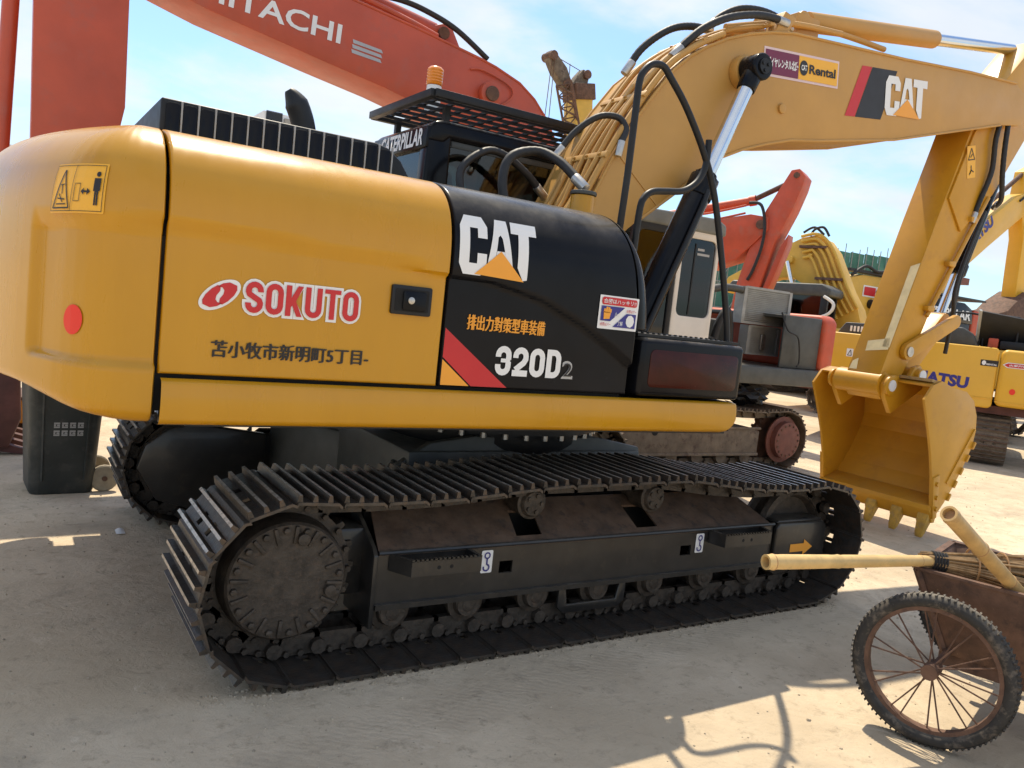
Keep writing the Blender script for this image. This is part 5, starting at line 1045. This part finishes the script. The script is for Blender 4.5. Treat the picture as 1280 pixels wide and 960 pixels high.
MB().box(15.6, 19.8, 12.6, 15.0, 1.0, 2.2).build('house', 'komyel', fx, .06); MB().prism([(17.5, 1.6), (19.4, 3.0), (20.3, 2.7), (18.5, 1.2)], 9.25, 12.8).build('boom_foot', 'komyel', fx); FP = track_path(16, 19.4, .35, .35, .38, .38, .03, [(17.7, .74)]); s_ = make_track(fx, FP, 28, 13.0, .6, MT, 'mudsteel', None, False); make_track(fx, FP, 28, 14.8, .6, MT, 'mudsteel', s_, False)

# ================================================================== crane with telescopic boom and folded lattice jib
cr = thing('mobile_crane', 'yellow telescopic crane boom with lattice jib against the sky', 'crane', (13.4, 16, 0), 0, None, True)
def ax_box(b, p, q, w_, t_): b.bar(p, q, w_, t_, (0, 1, 0)); return b
b = MB(); ax_box(b, (12.75, 16.0, 2.0), (12.05, 16.0, 8.2), .62, .66); tb_ = b.build('telescopic_boom', 'yellowfar', cr, .05)
b = MB(); ax_box(b, (12.11, 16.0, 7.95), (12.02, 16.0, 8.4), .70, .74); b.build('boom_collar', 'rustbrown', tb_, .02)
b = MB(); b.prism([(11.7, 8.35), (11.45, 8.75), (11.05, 9.05), (10.85, 9.1), (10.8, 8.85), (11.05, 8.5), (11.5, 8.1), (12.2, 8.2), (12.3, 8.75), (12.05, 8.85), (11.85, 8.6)], 15.85, 16.15); b.build('boom_head', 'mudsteel', tb_, .03)
for x, z in ((10.9, 8.95), (12.15, 8.7), (11.5, 8.3)): MB().cyl((x, 15.75, z), (x, 16.25, z), .13, n=14).build('sheave', 'rustbrown', tb_)
for k_ in (.25, .55): MB().cyl((12.2+.65*k_, 15.66, 7.5-3.2*k_), (12.2+.65*k_, 15.69, 7.5-3.2*k_), .08, n=10).build('boom_hole', 'gap', tb_)
lj = MB(); A0, A1 = Vector((11.05, 15.7, 8.1)), Vector((12.4, 15.7, 4.6)); dd = (A1-A0); sd = Vector((.93, 0, .36))*.5
for o in (Vector((0, 0, 0)), sd, sd*.5+Vector((0, -.4, 0))): lj.cyl(A0+o, A1+o, .035, n=6)
for i in range(12):
    t0, t1 = i/12, (i+1)/12; lj.cyl(A0+dd*t0, A0+sd+dd*t1, .02, n=5); lj.cyl(A0+sd+dd*t0, A0+dd*t1, .02, n=5); lj.cyl(A0+dd*t0, A0+sd*.5+Vector((0, -.4, 0))+dd*t1, .02, n=5); lj.cyl(A0+dd*t0, A0+sd+dd*t0, .02, n=5)
lj.build('lattice_jib', 'rustbrown', cr)
for i, x in enumerate((10.86, 10.95, 11.5)): MB().cyl((x, 15.8, 8.85), (x-.1+.15*i, 15.8, 4.0), .012, n=5).build('hoist_cable', 'rustbrown', cr)
MB().cyl((10.9, 16, 9.05), (12.1, 16, 8.8), .012, n=5).build('stay_cable', 'rustbrown', cr)
MB().box(11.6, 18.0, 14.8, 17.2, .9, 2.1).build('carrier', 'yellowfar', cr, .08); cr.location.x -= .42
for x in (12.4, 13.8, 15.6, 17.0):
    for y in (14.75, 16.9): MB().cyl((x, y, .55), (x, y+.35, .55), .55, n=20).build('wheel', 'tyre', cr, .05)

# ================================================================== buildings
sb_ = thing('scaffolded_building', 'building wrapped in green scaffold netting behind the machines', 'building', (40, 32, 0), 0, None, True)
MB().box(25.0, 49.0, 30.6, 40, 0, 6.2).build('wall', 'concrete', sb_)
MB().box(49.2, 58.0, 30, 40, 0, 7.0).build('wall', 'concrete', sb_); MB().box(49.1, 58.4, 29.6, 40.4, 7.0, 7.5).build('roof', 'rustdisc', sb_)
nm = MB(); rn = random.Random(4)
for i in range(16):
    x0 = 25+i*1.5; zt = 6.1+1.95*(i/16)+rn.uniform(-.12, .12)
    nm.grid(lambda u, v: (x0+1.5*u, 29.95+.10*math.sin(PI*u)*math.sin(PI*v*4)+rn.uniform(-.02, .02), zt*v), lin(0, 1, 5), lin(0, 1, 13))
nm.build('scaffold_netting', 'net', sb_); ps = MB()
for i in range(33): x = 25+i*.75; ps.cyl((x, 29.8, 0), (x, 29.8, 6.4+1.5*i/33+rn.uniform(.1, .7)), .03, n=5)
for z in (1.5, 3.0, 4.5, 6.0): ps.cyl((25, 29.78, z), (49, 29.78, z), .03, n=5)
for i in range(12): ps.cyl((25+2*i, 29.76, 2.0), (28+2*i, 29.76, 6.5), .03, n=5)
ps = ps.build('scaffold_poles', 'pole', sb_); ps['kind'] = 'stuff'
wb = thing('building', 'white building with dark windows beyond the counterweight, far left', 'building', (-8, 62, 0), 0, None, True)
wl = MB().box(-15, -1.0, 60, 70, 0, 8.4).build('wall', 'wallwhite', wb); MB().box(-15.2, -.8, 59.8, 70.2, 8.4, 8.75).build('parapet', 'wallwhite', wb)
for z in (1.2, 4.0, 6.5):
    for i in range(7): x = -14.4+i*1.95; MB().box(x, x+1.3, 59.97, 60.02, z, z+1.35).build('window', 'glass2', wb); MB().box(x-.05, x+1.35, 59.9, 60.0, z-.1, z).build('window_sill', 'wallwhite', wb); MB().box(x+.6, x+.66, 59.95, 59.99, z, z+1.35).build('window_bar', 'wallwhite', wb)
tw = thing('building', 'pale grey block rising behind the exhaust stack, far away', 'building', (22, 100, 0), 0, None, True)
MB().box(23.5, 26.9, 100, 110, 0, 22.5).build('wall', 'wallwhite', tw); MB().box(26.0, 28.4, 99.5, 110, 0, 22.0).build('wing', 'concrete', tw)
for i in range(6): MB().box(23.8, 25.8, 99.9, 99.99, 3+i*3.6, 4.6+i*3.6).build('window_band', 'glass2', tw)

# ================================================================== wheelie bin
bn = thing('wheelie_bin', 'dark grey wheeled rubbish bin standing below the counterweight', 'bin', (-2.2, 2.0, 0), R(4))
rings = []
for z, a, b_ in ((0, .19, .20), (.02, .20, .21), (.5, .222, .245), (.98, .25, .29), (1.0, .262, .30), (1.04, .262, .30)): rings.append([Vector((x, y, z)) for x, y in rrect(-a, a, -b_, b_, .06, 4)])
by = MB().loft(rings).build('body', 'binplastic', bn, 0, ang=30)
[MB().bar((x_, -.222, .1), (x_*1.15, -.278, .92), .012, .012).build('body_rib', 'binplastic', bn) for x_ in (-.13, .13)]
MB().prism(rrect(-.27, .27, -.31, .32, .06, 4), 1.045, 1.09, 'xy').build('lid', 'binplastic', bn, .02); MB().cyl((.30, -.2, 1.06), (.30, .2, 1.06), .018, n=10).build('handle', 'binplastic', bn)
for s in (-1, 1): w_ = MB(); w_.lathe((.265, .17*s-.02, .095), (0, 1, 0), [(0, .04), (0, .085), (.008, .095), (.032, .095), (.04, .085), (.04, .04)], 20); w_ = w_.build('wheel', 'palewheel', bn); MB().cyl((.265, .17*s-.03, .095), (.265, .17*s+.03, .095), .018, n=10).build('axle_stub', 'rustbrown', w_)
for r_ in range(2):
    for i in range(4):
        u0 = -.075+i*.048; z0 = .415+r_*.055
        fn_ = lambda u, v: (u, -(.21+(v-.02)*.073)-.004, v)
        g_ = [[(u0, z0), (u0+.036, z0), (u0+.036, z0+.010), (u0, z0+.010)], [(u0, z0+.026), (u0+.036, z0+.026), (u0+.036, z0+.038), (u0, z0+.038)], [(u0, z0+.011), (u0+.011, z0+.011), (u0+.011, z0+.025), (u0, z0+.025)], [(u0+.016, z0+.013), (u0+.036, z0+.011), (u0+.034, z0+.024), (u0+.020, z0+.024)]]
        shape(g_, fn_, 'silver', bn, 'printed_mark')
# low things on the ground at the left edge
t_ = thing('steel_box', 'low orange steel box on the ground behind the bin', 'box', (-2.32, 4.3, 0)); MB().box(-.35, .5, -.1, .5, .06, .28).build('body', 'orange', t_, .02); MB().box(-.4, .55, -.12, .52, .285, .31).build('lid', 'rustbrown', t_); 
for y in (0, .38): MB().box(-.35, .5, y, y+.08, 0, .06).build('runner', 'rustbrown', t_)
# folded sheet on the floor
sc = MB(); rn = random.Random(9); sc.grid(lambda u, v: (-1.95+.05*u, .78+.09*v, .006+.012*math.sin(u*3)*v), lin(0, 1, 5), lin(0, 1, 4)); tag(sc.build('paper_scrap', 'white'), 'small pale scrap lying on the concrete between bin and tracks', 'scrap')

# ================================================================== two-wheeled hand cart with bamboo broom and pole
e1 = Vector((math.cos(R(-72)), math.sin(R(-72)), 0)); ht = thing('hand_cart', 'rusty two-wheeled steel hand cart at lower right, filled with brooms', 'cart', (.85, -2.48, 0), R(-72))
# local x = along near rim (e1), local y = away to the right (e2)
def cr_ring(i, z, x0, x1, y0, y1): return [Vector((x0, y0, z)), Vector((x1, y0, z)), Vector((x1, y1, z)), Vector((x0, y1, z))]
t = MB(); outer = [cr_ring(0, .30, .14, .92, .10, .58), cr_ring(0, .665, 0, 1.15, 0, .72)]; inner = [cr_ring(0, .662, .016, 1.134, .016, .704), cr_ring(0, .312, .15, .91, .11, .57)]
t.loft(outer+inner, True); bd = t.build('tray', 'rustbrown', ht, .004)
for p, q in (((0, 0), (1.15, 0)), ((1.15, 0), (1.15, .72)), ((1.15, .72), (0, .72)), ((0, .72), (0, 0))): MB().bar((*p, .668), (*q, .668), .03, .012).build('tray_rim', 'rustbrown', bd)
MB().bar((.004, .004, .66), (.14, .10, .31), .035, .02).build('corner_strip', 'rustbrown', bd)
for y in (-.20, .92):
    w_ = MB(); c_ = (.16, y, .315)
    tor = [(.035*math.sin(a), .285+.03*math.cos(a)) for a in lin(0, 2*PI, 13)[:-1]]; w_.lathe(c_, (0, 1, 0), tor, 48, True); w_ = w_.build('wheel', 'tyre', ht)
    tr = MB()
    for i in range(84):
        a = 2*PI*i/84
        for s in (-1, 1): tr.obox((c_[0]+.312*math.cos(a), y+s*.014, c_[2]+.312*math.sin(a)), ((math.cos(a), 0, math.sin(a)), (0, 1, s*.0), (-math.sin(a), s*.6, math.cos(a))), (.0035, .012, .0045))
    tr = tr.build('tread_blocks', 'tyre', w_); tr['kind'] = 'stuff'
    rm = MB(); rm.lathe(c_, (0, 1, 0), [(-.02, .245), (-.02, .262), (.02, .262), (.02, .245)], 40, True); rm.build('rim', 'rustbrown', w_)
    for i in range(20): a = 2*PI*i/20; MB().cyl((c_[0]+.03*math.cos(a), y+(.02 if i % 2 else -.02), c_[2]+.03*math.sin(a)), (c_[0]+.25*math.cos(a+.25*(1 if i % 2 else -1)), y, c_[2]+.25*math.sin(a+.25*(1 if i % 2 else -1))), .0035, n=6).build('spoke', 'rustbrown', w_)
    MB().cyl((c_[0], y-.05, c_[2]), (c_[0], y+.05, c_[2]), .032, n=14).build('hub', 'rustbrown', w_)
MB().cyl((.16, -.22, .315), (.16, .94, .315), .016, n=10).build('axle', 'rustbrown', ht); MB().box(.12, .9, .12, .16, .24, .30).build('chassis_rail', 'rustbrown', ht); MB().box(.12, .9, .5, .54, .24, .30).build('chassis_rail', 'rustbrown', ht)
for y in (.06, .66): MB().tube([(.5, y, .27), (1.2, y, .36), (1.7, y, .62), (2.0, y, .68)], .018, 10, 6).build('handle', 'rustbrown', ht); MB().tube([(.95, y, .28), (1.0, y, .1), (1.0, y, .0)], .014, 8).build('leg', 'rustbrown', ht)
sk_ = MB().box(.2, .75, .18, .5, .36, .60).build('cement_bag', 'palewheel', None, .06, seg=3); sk_.matrix_world = Matrix.LocRotScale(Vector((.85, -2.48, 0)), Matrix.Rotation(R(-72), 3, 'Z'), None); tag(sk_, 'dusty pale sack lying inside the rusty hand cart', 'sack')
br = thing('bamboo_broom', 'bamboo-handled twig broom resting across the hand cart rim', 'broom', (.02, -2.36, 0), 0, None, True)
def bam(p, q, r0, r1, nodes, name, m, parent):
    p = Vector(p); q = Vector(q); b = MB(); n = 60; d = q-p; pts = [p+d*i/n for i in range(n+1)]
    def rf(i, t): 
        k_ = i/n; r = r0+(r1-r0)*k_; x = min(abs(k_-z) for z in nodes); return r*(1+.075*math.exp(-(x/.010)**2)-.05*math.exp(-((x-.022)/.010)**2))
    b.tube(pts, r0, 20, 0, False, rf); dn = d.normalized()
    b.lathe(p, dn, [(0, r0*1.0), (0, r0*.72), (.06, r0*.70), (.062, .001)], 20, False, False); o = b.build(name, m, parent, ang=50)
    for z in nodes: MB().lathe(p+d*z-dn*.003, dn, [(0, rf(int(z*n), 0)*1.0), (.002, rf(int(z*n), 0)*1.03), (.005, rf(int(z*n), 0)*1.0)], 20).build('node_ring', 'bamboo2', o)
    return o
bam((.02, -2.35, .712), (.96, -2.53, .705), .031, .023, (.035, .38, .86), 'handle', 'bamboo', br)
rn = random.Random(5); tg = MB()
H0 = Vector((.90, -2.52, .706)); hd_ = Vector((.40, -.34, -.02)).normalized()
for i in range(150):
    a = rn.uniform(0, 2*PI); rr = math.sqrt(rn.random()); s1 = Vector((-.3*math.cos(a), -.6*math.cos(a), math.sin(a)))*rr
    Lh = rn.uniform(.5, .85); e_ = H0+hd_*Lh+s1*(.10+.12*Lh)+Vector((0, 0, -.02)); m_ = H0+hd_*Lh*.45+s1*.075
    st_ = H0+s1*.03+hd_*rn.uniform(-.06, .02); tg.tube([st_, m_, e_+Vector((rn.uniform(-.03, .03), rn.uniform(-.03, .03), rn.uniform(-.03, .01)))], rn.uniform(.0025, .0055), 5, 3, True)
tg = tg.build('twigs', 'twig', br); tg['kind'] = 'stuff'
bn_ = MB()
for i in range(5): o = H0+hd_*(.0+.012*i); bn_.tube([o+Vector((-.3*math.cos(a), -.6*math.cos(a), math.sin(a)))*.040 for a in lin(0, 2*PI, 14)], .006, 6)
bn_.build('binding', 'rubber', br); b2 = MB()
for k_ in (.16, .28): b2.tube([H0+hd_*k_+Vector((-.3*math.cos(a), -.6*math.cos(a), math.sin(a)))*.085 for a in lin(0, 2*PI, 18)], .004, 6)
b2.build('wire_tie', 'bamboo2', br)
bp_ = bam((.45, -2.80, 1.015), (1.12, -2.80, .625), .032, .028, (.03, .40, .80), 'bamboo_pole', 'bamboo3', None); tag(bp_, 'short weathered bamboo pole leaning out of the hand cart', 'pole')

# loose stones and crumbs of dried soil on the yard
rn = random.Random(21); gv = MB()
def crumb(x, y, r):
    h = r*rn.uniform(.4, .8); k_ = rn.choice((4, 5)); a0_ = rn.uniform(0, 6); n_ = k_
    base_ = [(x+r*rn.uniform(.7, 1.1)*math.cos(a0_+2*PI*i/n_), y+r*rn.uniform(.7, 1.1)*math.sin(a0_+2*PI*i/n_), -.001) for i in range(n_)]
    top_ = [(x+(p[0]-x)*.6, y+(p[1]-y)*.6, h*rn.uniform(.8, 1.1)) for p in base_]
    gv.add(base_+top_, [tuple(range(n_, 2*n_))]+[(i, (i+1) % n_, n_+(i+1) % n_, n_+i) for i in range(n_)])
for i in range(600): crumb(rn.uniform(-1.9, 1.9), -1.36-abs(rn.gauss(0, .07)), rn.uniform(.003, .011))
for i in range(700): crumb(rn.uniform(-3.2, 2.2), rn.uniform(-3.6, -1.3), rn.uniform(.002, .007)*(1 if rn.random() < .93 else 2))
for i in range(500): crumb(rn.uniform(-3.2, -1.6), rn.uniform(-2, 3), rn.uniform(.003, .009))
for i in range(300): crumb(rn.uniform(2, 9), rn.uniform(-3, 2), rn.uniform(.004, .012))
gv = gv.build('gravel', 'gravelmat'); gv['kind'] = 'stuff'; tag(gv, 'loose crumbs of dried soil and grit scattered over the yard', 'grit')
for o in bpy.data.objects:
    if o.get('category') == 'excavator': o['group'] = 'excavators parked in the yard'
